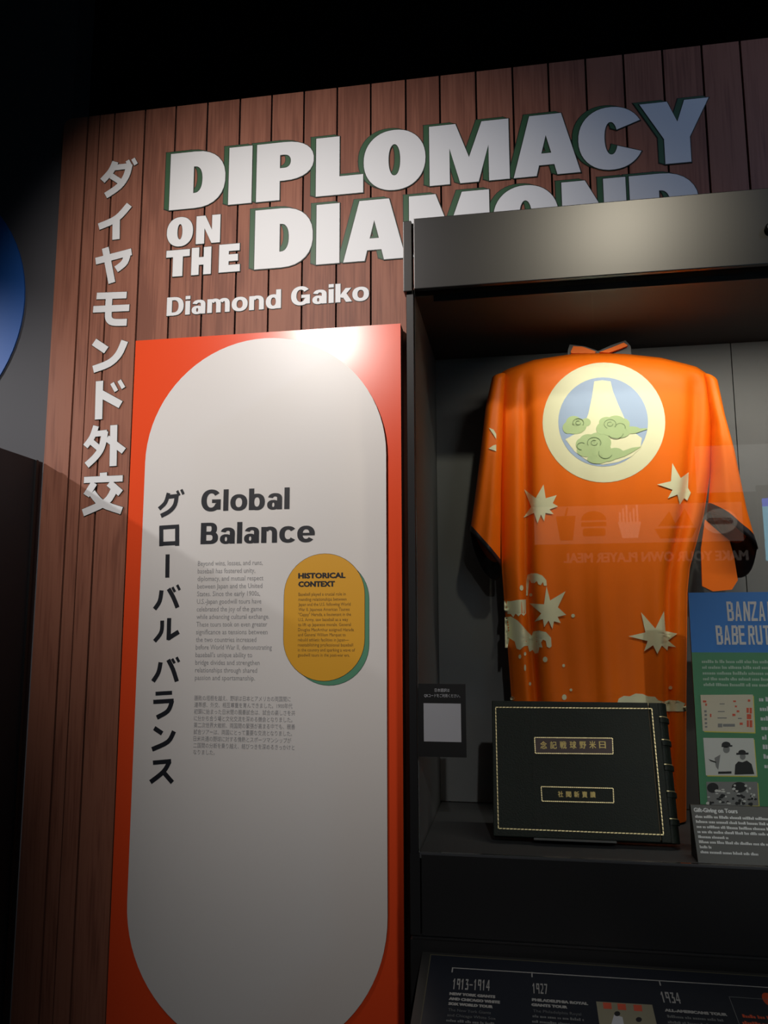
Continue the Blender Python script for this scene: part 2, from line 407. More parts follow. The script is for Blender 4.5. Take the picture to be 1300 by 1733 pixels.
# ------------------------------------------------------------------ blue disc on the far-left wall
dp = vplane(.045)
a_, b_, c_ = (Vector(dp.to(p)) for p in ((43, 505), (0, 378), (0, 652)))
h_ = (b_ - c_).length / 2; sg_ = a_.x - (b_.x + c_.x) / 2; rad_ = (h_ * h_ + sg_ * sg_) / (2 * sg_)
o = Flat(dp).poly(ellipse(a_.x - rad_, (b_.y + c_.y) / 2, rad_, rad_, 72), 0, .006).done('wall_disc', BLUE)
props(o, 'large plain blue disc mounted on the grey wall at far left', 'wall graphic')

# ------------------------------------------------------------------ title lettering
def rect_of(plane, x0, x1, yt, yb):  # pixel box -> plane box, from its left-bottom and right-top corners
    return plane.to((x0, yb))[0], plane.to((x1, yt))[0]
title = thing('title_lettering', (-.3, 0, 2.87), 'large white block capitals of the main title with green drop shadows on wood wall', 'lettering')
TZ = (3.135, 3.362)
SH = Vector((-.0195, .0085))
def title_letter(ch, x0, x1, z0, z1, shadow=True, ow=.0028):
    polys = [[(x0 + (x1 - x0) * a, z0 + (z1 - z0) * b) for a, b in P] for P in HEAVY[ch]]
    o = Flat(WALL).add(polys, .0040, .0006).done('letter', WHITE, title)
    Flat(WALL).add([dilate(P, ow) for P in polys], .0030, .0006).done('outline', OUTL, o)
    if shadow:
        fl = Flat(WALL); fo = Flat(WALL)
        for P in polys:
            Q = [tuple(Vector(p) + SH) for p in P]
            fl.poly(Q, .0020, .0006)
            fo.poly(dilate(Q, ow), .0008, .0006)
            for i in range(len(P)):
                j = (i + 1) % len(P); quad = [P[i], P[j], Q[j], Q[i]]
                ar = abs((Vector(P[j]) - Vector(P[i])).cross(SH))
                if ar > 2e-6:
                    fl.poly(quad, .0020, .0006); fo.poly(dilate(quad, ow), .0008, .0006)
        fl.done('drop_shadow', GREENSH, o); fo.done('shadow_outline', OUTL, o)
    return o
def uX(x, y): return WALL.to((x, y))[0]
for ch, x0, x1, yy in (('D', 288.5, 382, 310), ('I', 388, 427, 300), ('P', 435, 531.5, 295), ('L', 535, 615, 330), ('O', 616, 720.5, 272), ('M', 727, 862, 262), ('A', 869.5, 983, 296), ('C', 978.5, 1090.5, 235), ('Y', 1081.5, 1199, 170)):
    title_letter(ch, uX(x0, yy), uX(x1, yy), *TZ)
z0, z1 = WALL.to((432, 457))[1], WALL.to((433.5, 357.5))[1]
for ch, x0, x1, yy in (('D', 432, 530, 407), ('I', 536, 575, 400), ('A', 581.5, 687, 440), ('M', 692.5, 828, 335), ('O', 834.5, 945, 350), ('N', 950, 1058.5, 310), ('D', 1066, 1183, 340)):
    title_letter(ch, uX(x0, yy), uX(x1, yy), z0, z1)
for ch, x0, x1, yt, yb in (('O', 283.5, 327.5, 369, 417.5), ('N', 333, 373.5, 365.5, 412.5), ('T', 282, 321.5, 424, 468.5), ('H', 325, 358, 419.5, 465.5), ('E', 371.5, 407, 414, 461)):
    xm = (x0 + x1) / 2; ym = (yt + yb) / 2
    title_letter(ch, uX(x0, ym), uX(x1, ym), WALL.to((xm, yb))[1], WALL.to((xm, yt))[1], shadow=False, ow=.002)

sub = thing('subtitle_lettering', (-.85, 0, 2.66), 'smaller white mixed-case subtitle lettering above the red panel', 'lettering')
for word, x0, x1, yb0, ch_px in (('Diamond', 282.5, 476.5, 535.5, 31), ('Gaiko', 493, 624.5, 518, 31)):
    u0, v0 = WALL.to((x0, yb0)); u1 = uX(x1, yb0 - 18); cap = WALL.to((x0, yb0 - ch_px))[1] - v0
    for L in bold_word(word, u0, v0, u1 - u0, cap):
        o = Flat(WALL).add(L, .0030, .0006).done('letter', WHITE, sub)
        Flat(WALL).add([dilate(P, .0016) for P in L], .0010, .0006).done('outline', OUTL, o)

# vertical Japanese title, stroke by stroke (pixel strokes: origin, scale, strokes)
def kana(plane, parent, material, specs, off=.003, outline=None, th=.0008, w_extra=0):
    for (ox, oy, sc), strokes in specs:
        fl = Flat(plane); fo = Flat(plane)
        for P, w in strokes:
            Q = [(ox + x / sc, oy + y / sc) for x, y in P]
            U = smooth_line(plane.pts(Q)) if len(Q) > 2 else plane.pts(Q)
            ww = (plane.to((400 + w / sc, 700))[0] - plane.to((400, 700))[0])
            rb = strips(stroke(U, ww)); fl.add(rb, off, th)
            if outline: fo.add([dilate(r4, .0016) for r4 in rb], off - .0018, th)
        o = fl.done('character', material, parent)
        if outline: fo.done('outline', outline, o)
jt = thing('japanese_title_lettering', (-1.44, 0, 2.05), 'vertical column of white Japanese characters at the left end of the wood wall', 'lettering')
z6 = (0, 350, 2.8875); z1r = (60, 160, 6.5); z1a = (0, 0, 1.857)
kana(WALL, jt, WHITE, [
    (z1r, [([(885, 745), (835, 850), (742, 955)], 78), ([(860, 812), (1045, 790)], 68), ([(1040, 775), (1005, 900), (925, 1015), (778, 1118)], 78), ([(838, 900), (935, 962)], 66), ([(1016, 732), (1048, 792)], 46), ([(1078, 712), (1112, 775)], 46)]),
    (z1a, [([(408, 645), (368, 688), (312, 714)], 23), ([(367, 684), (366, 754)], 25)]),
    (z6, [([(470, 268), (645, 222)], 36), ([(628, 216), (612, 272), (570, 308)], 36), ([(517, 203), (549, 374)], 36)]),
    (z6, [([(475, 438), (621, 433)], 34), ([(458, 503), (634, 495)], 34), ([(536, 437), (532, 520), (534, 548), (548, 563), (575, 567), (622, 566)], 35)]),
    (z6, [([(462, 662), (522, 702)], 38), ([(612, 657), (582, 722), (535, 766), (458, 796)], 37)]),
    (z6, [([(489, 853), (484, 1040)], 38), ([(495, 915), (592, 968)], 38), ([(550, 863), (571, 902)], 20), ([(585, 850), (606, 887)], 20)]),
    (z6, [([(472, 1072), (452, 1128), (420, 1172)], 30), ([(460, 1112), (525, 1105)], 28), ([(516, 1098), (500, 1175), (470, 1222), (426, 1264)], 33), ([(450, 1150), (492, 1186)], 28), ([(559, 1068), (555, 1268)], 36), ([(525, 1132), (608, 1194)], 32)]),
    (z6, [([(508, 1300), (508, 1332)], 36), ([(413, 1336), (602, 1328)], 30), ([(463, 1350), (424, 1412)], 34), ([(535, 1350), (592, 1400)], 34), ([(452, 1398), (500, 1450), (597, 1486)], 35), ([(562, 1380), (520, 1443), (408, 1496)], 35)]),
], outline=OUTL)

# ------------------------------------------------------------------ red panel with white pill board
PF = -.066
PP = vplane(PF)
x0, x1 = PP.to((230, 578))[0], PP.to((680, 900))[0]
ztop = PP.to((450, 562.5))[1]
panel = thing('text_panel', ((x0 + x1) / 2, -.03, .12), 'tall red-orange text panel with a white pill-shaped board, left of the display case', 'sign panel')
o = box('backboard', (x0, PF + .001, .12), (x1, -.004, ztop), BLACKEDGE, panel)
o = box('red_face', (x0, PF - .001, .12), (x1, PF + .001, ztop), RED, panel)
CPL = vplane(-.080)
pl = [CPL.to(p)[0] for p in ((241, 900), (654, 900))]; pt = CPL.to((440, 573))[1]
pill_poly = capsule(pl[0], .30, pl[1], pt, 40)
b = Flat(PP).poly(pill_poly, .0012, .0125).done('pill_edge', BLACKEDGE, panel)
pill = Flat(PP).poly(pill_poly, .0137, .0006).done('pill_board', PILL, panel)
TP = vplane(-.0805)
# heading
z3 = (0, 550, 1.857); z4 = (0, 1133, 1.857)
def zp(z, x, y): return (z[0] + x / z[2], z[1] + y / z[2])
fl = Flat(TP)
for word, L, Rr_ in (('Global', zp(z3, 632, 586), zp(z3, 910, 580)), ('Balance', zp(z3, 630, 689), zp(z3, 988, 683))):
    u0, v0 = TP.to(L); u1 = TP.to(Rr_)[0]; cap = TP.to((L[0], L[1] - 36))[1] - v0
    for Lt in bold_word(word, u0, v0, u1 - u0, cap): Flat(TP).add(Lt, .0002, .0004).done('heading_letter', INK, panel)
kana(TP, panel, INK, [
    (z3, [([(530, 528), (520, 558), (500, 578)], 12), ([(522, 541), (558, 537)], 12), ([(556, 533), (550, 565), (532, 586), (506, 600)], 13), ([(557, 521), (564, 536)], 8), ([(570, 517), (577, 532)], 8)]),
    (z3, [([(501, 637), (563, 633)], 12), ([(507, 634), (507, 695)], 13), ([(557, 632), (557, 694)], 13), ([(501, 688), (560, 685)], 12)]),
    (z3, [([(527, 721), (526, 794)], 13)]),
    (z3, [([(508, 834), (502, 868), (486, 893)], 13), ([(530, 829), (545, 856), (558, 888)], 13), ([(542, 824), (550, 839)], 8), ([(557, 817), (565, 833)], 8)]),
    (z3, [([(510, 929), (507, 965), (486, 994)], 12), ([(532, 921), (530, 990)], 13), ([(527, 986), (562, 964)], 13)]),
    (z3, [([(505, 1060), (498, 1092), (481, 1120)], 13), ([(529, 1052), (544, 1083), (556, 1120)], 13), ([(541, 1049), (549, 1063)], 8), ([(555, 1044), (563, 1059)], 8)]),
    (z4, [([(489, 76), (541, 73)], 11), ([(482, 102), (546, 98)], 12), ([(541, 98), (528, 130), (493, 151)], 13)]),
    (z4, [([(485, 184), (510, 201)], 13), ([(547, 194), (528, 227), (478, 251)], 13)]),
    (z4, [([(481, 293), (538, 288)], 12), ([(533, 289), (514, 321), (473, 354)], 13), ([(512, 320), (542, 355)], 13)]),
], off=.0002, th=.0004)
def paragraph(name, plane, lines, xl, xr, y0, y1, caph_px, material, parent, cjk=False, off=.0005, bold=0, xl1=None):
    """lines with measured right ends (pixels); baselines evenly spaced from y0 to y1."""
    fl = Flat(plane); n = len(lines)
    for i, s in enumerate(lines):
        t = i / max(1, n - 1); y = y0 + (y1 - y0) * t; x = xl + ((xl1 if xl1 is not None else xl) - xl) * t
        u0, v0 = plane.to((x, y)); w = plane.to((xr[i], y))[0] - u0; ch = plane.to((x, y - caph_px))[1] - v0
        text(fl, s, u0, v0, w, ch, off, bold, cjk)
    return fl.done(name, material, parent)
za = (300, 930, 3.611)
eng = ['Beyond wins, losses, and runs,', 'baseball has fostered unity,', 'diplomacy, and mutual respect', 'between Japan and the United', 'States. Since the early 1900s,', 'U.S.-Japan goodwill tours have', 'celebrated the joy of the game', 'while advancing cultural exchange.', 'These tours took on even greater', 'significance as tensions between', 'the two countries increased', 'before World War II, demonstrating', "baseball's unique ability to", 'bridge divides and strengthen', 'relationships through shared', 'passion and sportsmanship.']
paragraph('english_text', TP, eng, 335, [300 + x / 3.611 for x in (522, 476, 526, 520, 506, 514, 517, 562, 550, 552, 483, 578, 458, 504, 488, 475)], 957.5, 1150.5, 8.2, GREYTXT, panel, xl1=330)
jp = ['勝敗の垣根を越え、野球は日本とアメリカの両国間に', '連帯感、外交、相互尊重を育んできました。1900年代', '初頭に始まった日米間の親善試合は、試合の楽しさを共', 'に分かち合う場と文化交流を深める機会となりました。', '第二次世界大戦前、両国間の緊張が高まる中でも、親善', '試合ツアーは、両国にとって重要な交流となりました。', '日米共通の野球に対する情熱とスポーツマンシップが', '二国間の分断を乗り越え、結びつきを深めるきっかけと', 'なりました。']
paragraph('japanese_text', TP, jp, 329, [300 + x / 5 for x in (960, 975, 998, 975, 996, 972, 965, 992, 318)], 1185.5, 1277, 8, GREYTXT, panel, cjk=True, xl1=327)
# mustard pill badge
q = lambda x, y: TP.to((300 + x / 3.611, 930 + y / 3.611))
bx0, bz0 = q(652, 803); bx1, bz1 = q(1146, 22); bz0 = q(900, 803)[1]; bx0 = q(652, 420)[0]; bx1 = q(1146, 420)[0]
gx0, gx1, gz0, gz1 = q(690, 500)[0], q(1172, 420)[0], q(930, 830)[1], q(930, 60)[1]
badge = Flat(TP).poly(capsule(bx0, bz0, bx1, bz1), .0012, .0004).done('mustard_badge', YEL, panel)
Flat(TP).poly(dilate(capsule(bx0, bz0, bx1, bz1), .0012), .0008, .0003).done('badge_outline', INK, badge)
Flat(TP).poly(capsule(gx0, gz0, gx1, gz1), .0004, .0003).done('badge_shadow', GREENP, badge)
Flat(TP).poly(dilate(capsule(gx0, gz0, gx1, gz1), .0011), .0001, .0002).done('shadow_outline', INK, badge)
paragraph('badge_heading', TP, ['HISTORICAL', 'CONTEXT'], 300 + 743 / 3.611, [300 + 1027 / 3.611, 300 + 962 / 3.611], 930 + 176 / 3.611, 930 + 227 / 3.611, 8.6, INK, badge, off=.0022, bold=.0016)
hist = ['Baseball played a crucial role in', 'mending relationships between', 'Japan and the U.S. following World', 'War II. Japanese American Tsuneo', '"Cappy" Harada, a lieutenant in the', 'U.S. Army, saw baseball as a way', 'to lift up Japanese morale. General', 'Douglas MacArthur assigned Harada', 'and General William Marquat to', 'rebuild athletic facilities in Japan—', 'reestablishing professional baseball', 'in the country and sparking a wave of', 'goodwill tours in the post-war era.']
paragraph('badge_text', TP, hist, 300 + 742 / 3.611, [300 + x / 3.611 for x in (1030, 1035, 1060, 1055, 1063, 1045, 1062, 1080, 1030, 1050, 1075, 1087, 1055)], 930 + 283 / 3.611, 930 + 653 / 3.611, 5.4, BROWNTXT, badge, off=.0022, xl1=300 + 738 / 3.611)

# ------------------------------------------------------------------ display case
CX0, CX1, CF, CB = -.252, 1.62, -.60, -.004
ZF, ZC, ZT = 1.055, 2.488, 2.686
case = thing('display_case', ((CX0 + CX1) / 2, -.30, 0), 'large dark grey built-in display case with glass front, right of the red panel', 'display case')
box('base', (CX0 - .02, CF, 0), (CX1 + .02, CB, .858), CASE, case)
box('base_rail', (CX0 - .018, CF + .012, .858), (CX1 + .018, CB, .868), CASEBLACK, case)
box('front_apron', (CX0 + .008, CF, .868), (CX1 - .008, CF + .02, ZF - .004), CASE, case)
box('apron_end', (CX0 - .02, CF, .868), (CX0 + .004, CF + .02, ZF - .004), CASE, case)
box('apron_end', (CX1 - .004, CF, .868), (CX1 + .02, CF + .02, ZF - .004), CASE, case)
box('plinth_core', (CX0 - .018, CF + .02, .868), (CX1 + .018, CB, ZF - .012), CASEBLACK, case)
box('case_floor', (CX0 + .004, CF + .001, ZF - .012), (CX1 - .004, CB - .028, ZF), CASEFLOOR, case)
box('side_wall', (CX0 - .018, CF + .03, ZF - .012), (CX0, CB, ZC), CASEIN, case)
box('side_wall', (CX1, CF + .03, ZF - .012), (CX1 + .018, CB, ZC), CASEIN, case)
bp0 = [CX0 + .001, .692, CX1 - .001]
for i in range(2): box('back_panel', (bp0[i] + (.0015 if i else 0), CB - .026, ZF + .002), (bp0[i + 1] - (0 if i else .0015), CB - .006, ZC - .001), CASEIN, case)
box('back_seam', (CX0, CB - .006, ZF), (CX1, CB, ZC), CASEBLACK, case)
for xx in (CX0, CX1): box('corner_post', (xx - .019, CF, ZF - .004), (xx - .001 if xx < 0 else xx + .019, CF + .03, ZC), CASEBLACK, case)
box('ceiling_board', (CX0 - .018, CF + .042, ZC), (CX1 + .018, CB, ZC + .02), CASETOP, case)
box('fascia', (CX0 + .003, CF - .012, ZC - .002), (CX1 - .003, CF + .004, ZT), CASE, case, .002)
box('fascia_end', (CX0 - .026, CF - .010, ZC - .006), (CX0 - .003, CF + .03, ZT - .004), CASE, case, .002)
box('fascia_end', (CX1 + .003, CF - .010, ZC - .006), (CX1 + .026, CF + .03, ZT - .004), CASE, case, .002)
box('roof', (CX0 - .018, CF + .006, ZT - .022), (CX1 + .018, CB, ZT - .004), CASE, case)
box('light_slot', (CX0, CF + .005, ZC + .012), (CX1, CF + .041, ZC + .018), CASEBLACK, case)
lathe('lock', [(.012, 0), (.012, .012), (.009, .016)], (vplane(CF - .012).to((1299, 391))[0] + .004, CF - .012, 2.575), (0, -1, 0), CASEBLACK, case)
g = box('glass_pane', (CX0 + .001, CF + .006, ZF + .001), (CX1 - .001, CF + .012, ZC + .008), GLASS, case)
# LED bar in the slot: a tilted bar whose face looks down and back into the case
led = box('led_bar', (CX0 + .05, CF + .040, ZC - .018), (CX1 - .05, CF + .046, ZC + .0), CASEBLACK, case)
ad = bpy.data.lights.new('led', 'AREA'); ad.shape = 'RECTANGLE'; ad.size = 1.0; ad.size_y = .009; ad.spread = radians(112); ad.energy = LED_POWER; ad.color = (1.0, .90, .76)
ao = bpy.data.objects.new('led_lamp', ad); COL.objects.link(ao); ao.parent = case
ao.location = Vector((.60, CF + .0525, ZC - .010)) - ORG[case.name]
ao.rotation_euler = Vector((0, .62, -.78)).to_track_quat('-Z', 'Y').to_euler()

# ------------------------------------------------------------------ festival coat
KP = vplane(-.22)
ORANGE = mat('orange_satin', (.80, .150, .004), .5, spec=.22, noise=.05, nscale=14, bump=.12, bscale=500)
LINING = mat('dark_cuff_satin', (.012, .011, .016), .4)
LINOR = mat('inner_orange_cloth', (.55, .11, .012), .6)
CREAM = mat('cream_applique', (.70, .70, .48), .6)
PALEBLUE = mat('pale_blue_dye', (.30, .40, .58), .6)
SAGE = mat('sage_green_dye', (.36, .48, .24), .6)
SAGELINE = mat('sage_line', (.15, .22, .10), .6)
YCEN, DEP = -.185, .072
coat = thing('festival_coat', (.2, YCEN, ZF), 'orange silk festival coat shown from the back with a round mountain crest', 'coat')
def interp(tab, t):
    for i in range(len(tab) - 1):
        if t <= tab[i + 1][0]:
            a, b = tab[i], tab[i + 1]; k = (t - a[0]) / (b[0] - a[0]); return a[1] + (b[1] - a[1]) * max(0, k)
    return tab[-1][1]
def kx(x, y): return KP.to((x, y))[0]
def kz(x, y): return KP.to((x, y))[1]
# side outlines of the body by pixel row, converted to heights
Lr = [(596, 850), (640, 846), (700, 845), (830, 846), (960, 849), (1000, 852), (1190, 866), (1390, 872)]
Rr = [(596, 1206), (640, 1212), (700, 1213), (800, 1207), (870, 1196), (960, 1172), (1000, 1168), (1190, 1166), (1390, 1166)]
LT = sorted((kz(x, y), kx(x, y)) for y, x in Lr); RT = sorted((kz(x, y), kx(x, y)) for y, x in Rr)
# shoulder line
TOPT = sorted((kx(x, y), kz(x, y)) for x, y in ((832, 641), (846, 628), (860, 621), (905, 606.5), (970, 597), (1015, 595.5), (1060, 597), (1120, 603), (1180, 617), (1198, 628), (1213, 645)))
ZH = ZF + .006
NU, NV = 84, 70
def body_pt(u, v, front):
    zt = interp(TOPT, LT[-1][1] + (RT[-1][1] - LT[-1][1]) * u)
    z = ZH + (zt - ZH) * v
    xl, xr = interp(LT, z), interp(RT, z); x = xl + (xr - xl) * u
    s = abs(2 * u - 1); prof = max(0, 1 - s ** 3.2) ** .5
    top = max(0.0, 1 - max(0, (v - .93) / .07) ** 2) ** .5
    low = min(1, max(0, (.97 - v) / .3))
    fold = .042 * math.exp(-((u - .118 - .03 * (1 - v)) / .026) ** 2) * low ** .4 + .044 * math.exp(-((u - .905 + .02 * (1 - v)) / .030) ** 2) * low ** .4
    fold += .007 * sin(u * 19 + 2.0 * v) * low * (1 - v) + .0035 * sin(u * 41 + 5 * v) * (1 - v)
    fold += .0016 * math.exp(-((u - .487) / .016) ** 2)
    d = DEP * prof * (.35 + .65 * top)
    y = YCEN - d + fold * prof ** .6 if front else YCEN + d * .9
    return Vector((x, y, z))
vs = []; fs = []
for fr in (True, False):
    for j in range(NV + 1):
        for i in range(NU + 1): vs.append(body_pt(i / NU, j / NV, fr))
N1 = (NU + 1) * (NV + 1)
for j in range(NV):
    for i in range(NU):
        a = j * (NU + 1) + i; q4 = (a, a + 1, a + NU + 2, a + NU + 1); fs.append(q4); fs.append(tuple(N1 + k for k in q4[::-1]))
for i in range(NU):
    a = NV * (NU + 1) + i; fs.append((a, a + 1, N1 + a + 1, N1 + a))
for j in range(NV):
    for e in (0, NU):
        a = j * (NU + 1) + e; b = a + NU + 1; fs.append((a, b, N1 + b, N1 + a) if e == 0 else (b, a, N1 + a, N1 + b))
body = link('body', vs, fs, ORANGE, coat, smooth=True)
BV = list(vs); BF = list(fs)
def resample(P, n):
    P = [Vector(p) for p in P]; d = [0]
    for i in range(1, len(P)): d.append(d[-1] + (P[i] - P[i - 1]).length)
    out = []
    for k in range(n):
        t = d[-1] * k / (n - 1); i = 0
        while i < len(P) - 2 and d[i + 1] < t: i += 1
        out.append(P[i].lerp(P[i + 1], (t - d[i]) / max(1e-9, d[i + 1] - d[i])))
    return out
SP = vplane(-.205)
def sleeve(A, B, drop, band):
    """A, B: outer and inner outlines in pixels (shoulder to cuff); the rear layer hangs lower by drop."""
    n, m_ = 34, 36; A = resample([SP.hit(p) for p in A], n); B = resample([SP.hit(p) for p in B], n)
    def pt(s_i, th, grow=0.0):
        t = s_i / (n - 1); i = min(int(s_i), n - 2); k = s_i - i
        a = A[i].lerp(A[i + 1], k); b_ = B[i].lerp(B[i + 1], k); c = (a + b_) / 2; e = (b_ - a) / 2
        thick = .030 + .030 * min(1, t * 2.2); ct, st = cos(th), sin(th)
        y = -thick * math.copysign(abs(st) ** .8, st)
        p = c + e * (ct * (1 + grow / max(.01, e.length))) + Vector((0, y * (1 + grow / thick) + .005 * sin(ct * 6 + 3 * t) * t, 0))
        p.z -= drop * t ** 4 * max(0, -st)
        return p
    n0 = n - band; vs = [pt(i, 2 * pi * k / m_) for i in range(n) for k in range(m_)]
    fs = [(i * m_ + k, (i + 1) * m_ + k, (i + 1) * m_ + (k + 1) % m_, i * m_ + (k + 1) % m_) for i in range(n - 1) for k in range(m_)]
    fs.append(tuple(range(m_)))
    o = link('sleeve', vs, fs, ORANGE, coat, smooth=True)
    BV_off = len(BV); BV.extend(vs); BF.extend([tuple(BV_off + k for k in f) for f in fs])
    vi = [pt(i, 2 * pi * k / m_, -.002) for i in range(n - 12, n) for k in range(m_)]
    fi = [(i * m_ + (k + 1) % m_, (i + 1) * m_ + (k + 1) % m_, (i + 1) * m_ + k, i * m_ + k) for i in range(11) for k in range(m_)]
    link('sleeve_lining', vi, fi, LINOR, o, smooth=True)
    steps = [n - 1 - band * .5, n - 1 - band * .25, n - 1, n - 1, n - 1 - band]; gr = [.0015, .0022, .0018, -.0035, -.0035]
    vc = [pt(sv, 2 * pi * k / m_, g_) for sv, g_ in zip(steps, gr) for k in range(m_)]
    fc = [(i * m_ + k, (i + 1) * m_ + k, (i + 1) * m_ + (k + 1) % m_, i * m_ + (k + 1) % m_) for i in range(4) for k in range(m_)]
    link('cuff', vc, fc, LINING, o, smooth=True)
sleeve([(833, 641), (822, 690), (812, 780), (803, 850), (796, 899)], [(856, 634), (852, 700), (848, 830), (847, 958)], .075, 2.2)
sleeve([(1214, 648), (1226, 710), (1241, 770), (1262, 868), (1280, 930)], [(1190, 634), (1204, 720), (1204, 800), (1198, 867)], .12, 4.0)
fl = Flat(vplane(-.203)).px([(1193, 880), (1212, 897), (1234, 915), (1242, 945), (1248, 982), (1238, 998), (1206, 1001), (1188, 992), (1186, 930)], 0, .006)
fl.done('sleeve_fold', ORANGE, coat)
# collar flaps
fl = Flat(vplane(-.20))
fl.px([(966, 596), (970, 588), (986, 589), (1008, 597), (1006, 600), (966, 600)], 0, .012)
fl.px([(1014, 598), (1038, 589), (1055, 582), (1062, 587), (1050, 592), (1030, 599)], 0, .012)
fl.done('collar', ORANGE, coat)
fl = Flat(vplane(-.185)).px([(961, 594), (964, 585), (990, 588), (1012, 596), (1034, 586), (1058, 578), (1067, 588), (1068, 612), (960, 612)], 0, .010)
fl.done('collar_lining', LINING, coat)
BVH = BVHTree.FromPolygons(BV, BF)
def decal(name, polys, lift, material, parent=None, step=5.5):
    """Appliqué: outlines on the photograph dropped onto the cloth, then raised by lift."""
    vs = []; fs = []
    for P in polys:
        bm = bmesh.new(); V = [bm.verts.new((x, y, 0)) for x, y in P]
        tris = tessellate_polygon([[Vector((x, y, 0)) for x, y in P]])
        for t in tris:
            try: bm.faces.new([V[i] for i in t])
            except ValueError: pass
        for _ in range(5):
            E_ = [e for e in bm.edges if e.calc_length() > step]
            if not E_: break
            bmesh.ops.subdivide_edges(bm, edges=E_, cuts=1); bmesh.ops.triangulate(bm, faces=bm.faces[:])
        b0 = len(vs); bm.verts.index_update()
        for v in bm.verts:
            d = ray(v.co.x, v.co.y).normalized(); h = BVH.ray_cast(CAM, d)
            p = h[0] if h[0] is not None else KP.hit((v.co.x, v.co.y)); vs.append(p - d * lift)
        for f in bm.faces:
            ids = [b0 + v.index for v in f.verts]
            nn = (vs[ids[1]] - vs[ids[0]]).cross(vs[ids[2]] - vs[ids[0]])
            fs.append(tuple(ids if nn.y < 0 else ids[::-1]))
        bm.free()
    return link(name, vs, fs, material, parent or coat, smooth=True)
zc = (800, 580, 2.6); zd = (780, 820, 2.5)
def Z(z, P): return [zp(z, x, y) for x, y in P]
crest = decal('crest', [ellipse(1022.3, 715, 103.8, 101.5, 56)], .0008, CREAM)
decal('sky', [ellipse(1021, 714, 76, 75.5, 48)], .0013, PALEBLUE, crest)
decal('mountain', [Z(zc, [(535, 170), (570, 165), (607, 170), (618, 215), (640, 270), (665, 325), (690, 380), (745, 420), (738, 465), (700, 500), (640, 525), (572, 537), (500, 516), (450, 480), (408, 425), (450, 402), (490, 365), (510, 310), (525, 240)])], .0018, CREAM, crest)
def cloud(cx, cy, parts): return [ellipse(*zp(zc, cx + a, cy + b), r / 2.6, s / 2.6, 22) for a, b, r, s in parts]
c1 = cloud(450, 362, [(-30, 12, 24, 26), (-5, -12, 34, 28), (22, 2, 30, 30), (0, 18, 42, 22), (50, -12, 20, 18)])
c2 = cloud(620, 368, [(-50, 10, 26, 26), (-30, -18, 34, 24), (10, -24, 38, 24), (40, -10, 32, 26), (0, 16, 56, 28), (20, 30, 50, 22), (80, 16, 40, 16)]) + [Z(zc, [(690, 372), (730, 378), (768, 376), (768, 381), (735, 392), (690, 400)])]
c3 = cloud(540, 460, [(-62, -12, 24, 28), (-30, -30, 40, 28), (15, -38, 44, 28), (40, -20, 30, 34), (-40, 14, 42, 28), (10, 10, 60, 38), (40, 34, 62, 30), (10, 52, 46, 20), (88, 22, 34, 20)]) + [Z(zc, [(620, 470), (665, 475), (700, 462), (742, 457), (715, 475), (670, 500), (620, 515)])]
for i, cc in enumerate((c1, c3, c2)):
    o = decal('cloud', cc, .0023 + i * .0004, SAGE, crest)
def scroll(cx, cy, r, a0, a1, w=2.6):
    A = [(cx + r * cos(radians(a)), cy + r * .8 * sin(radians(a))) for a in range(a0, a1 + 1, 20)]; return Z(zc, stroke(A, w))
decal('cloud_lines', [scroll(465, 352, 24, 150, 400), (scroll(465, 352, 11, 0, 300)), scroll(605, 358, 26, 120, 400), scroll(605, 358, 12, 0, 300), scroll(650, 372, 22, 180, 380), scroll(535, 440, 30, 150, 400), scroll(535, 440, 14, 0, 300), scroll(585, 485, 30, 20, 200), scroll(480, 455, 20, 90, 320), scroll(630, 395, 34, 10, 160)], .0037, SAGELINE, crest)
decal('maple_leaf', [dilate(Z(zd, [(272, 25), (318, 62), (349, 5), (357, 62), (402, 48), (385, 80), (406, 92), (370, 104), (388, 123), (356, 117), (352, 150), (339, 121), (325, 159), (312, 116), (269, 137), (301, 95)]), 1.2)], .0026, CREAM, step=4.0)
decal('maple_leaf', [dilate(Z(zc, [(880, 535), (915, 600), (948, 575), (945, 640), (957, 660), (944, 690), (930, 680), (913, 707), (904, 664), (863, 681), (885, 645), (817, 624), (876, 612)]), 1.2)], .0026, CREAM, step=4.0)
decal('maple_leaf', [dilate(Z(zd, [(363, 435), (376, 495), (440, 455), (407, 520), (441, 550), (405, 558), (419, 583), (392, 575), (387, 606), (372, 570), (354, 598), (350, 565), (315, 578), (345, 545), (295, 505), (355, 510)]), 1.2)], .0026, CREAM, step=4.0)
decal('maple_leaf', [dilate(Z(zd, [(765, 545), (824, 615), (859, 540), (863, 622), (911, 632), (872, 660), (906, 686), (875, 680), (873, 698), (850, 676), (832, 711), (815, 676), (779, 701), (795, 660), (714, 642), (785, 628)]), 1.2)], .0026, CREAM, step=4.0)
decal('maple_leaf', [Z(zc, [(71, 374), (92, 382), (104, 402), (104, 424), (92, 405)]), Z(zc, [(70, 466), (90, 452), (104, 448), (104, 478), (88, 472)])], .0026, CREAM)
def blobs(L): return [Z(zd, ellipse(x, y, r, r2, 14)) for x, y, r, r2 in L]
decal('wave', [Z(zd, [(282, 382), (300, 375), (322, 376), (345, 385), (362, 405), (364, 428), (352, 428), (348, 412), (338, 426), (328, 422), (322, 408), (310, 418), (298, 416), (290, 402), (283, 470), (276, 470), (278, 405)])], .0012, CREAM)
decal('wave', [Z(zd, [(184, 492), (210, 494), (240, 488), (276, 486), (276, 545), (266, 556), (256, 546), (244, 558), (232, 546), (222, 562), (212, 548), (198, 548), (184, 530)])], .0012, CREAM)
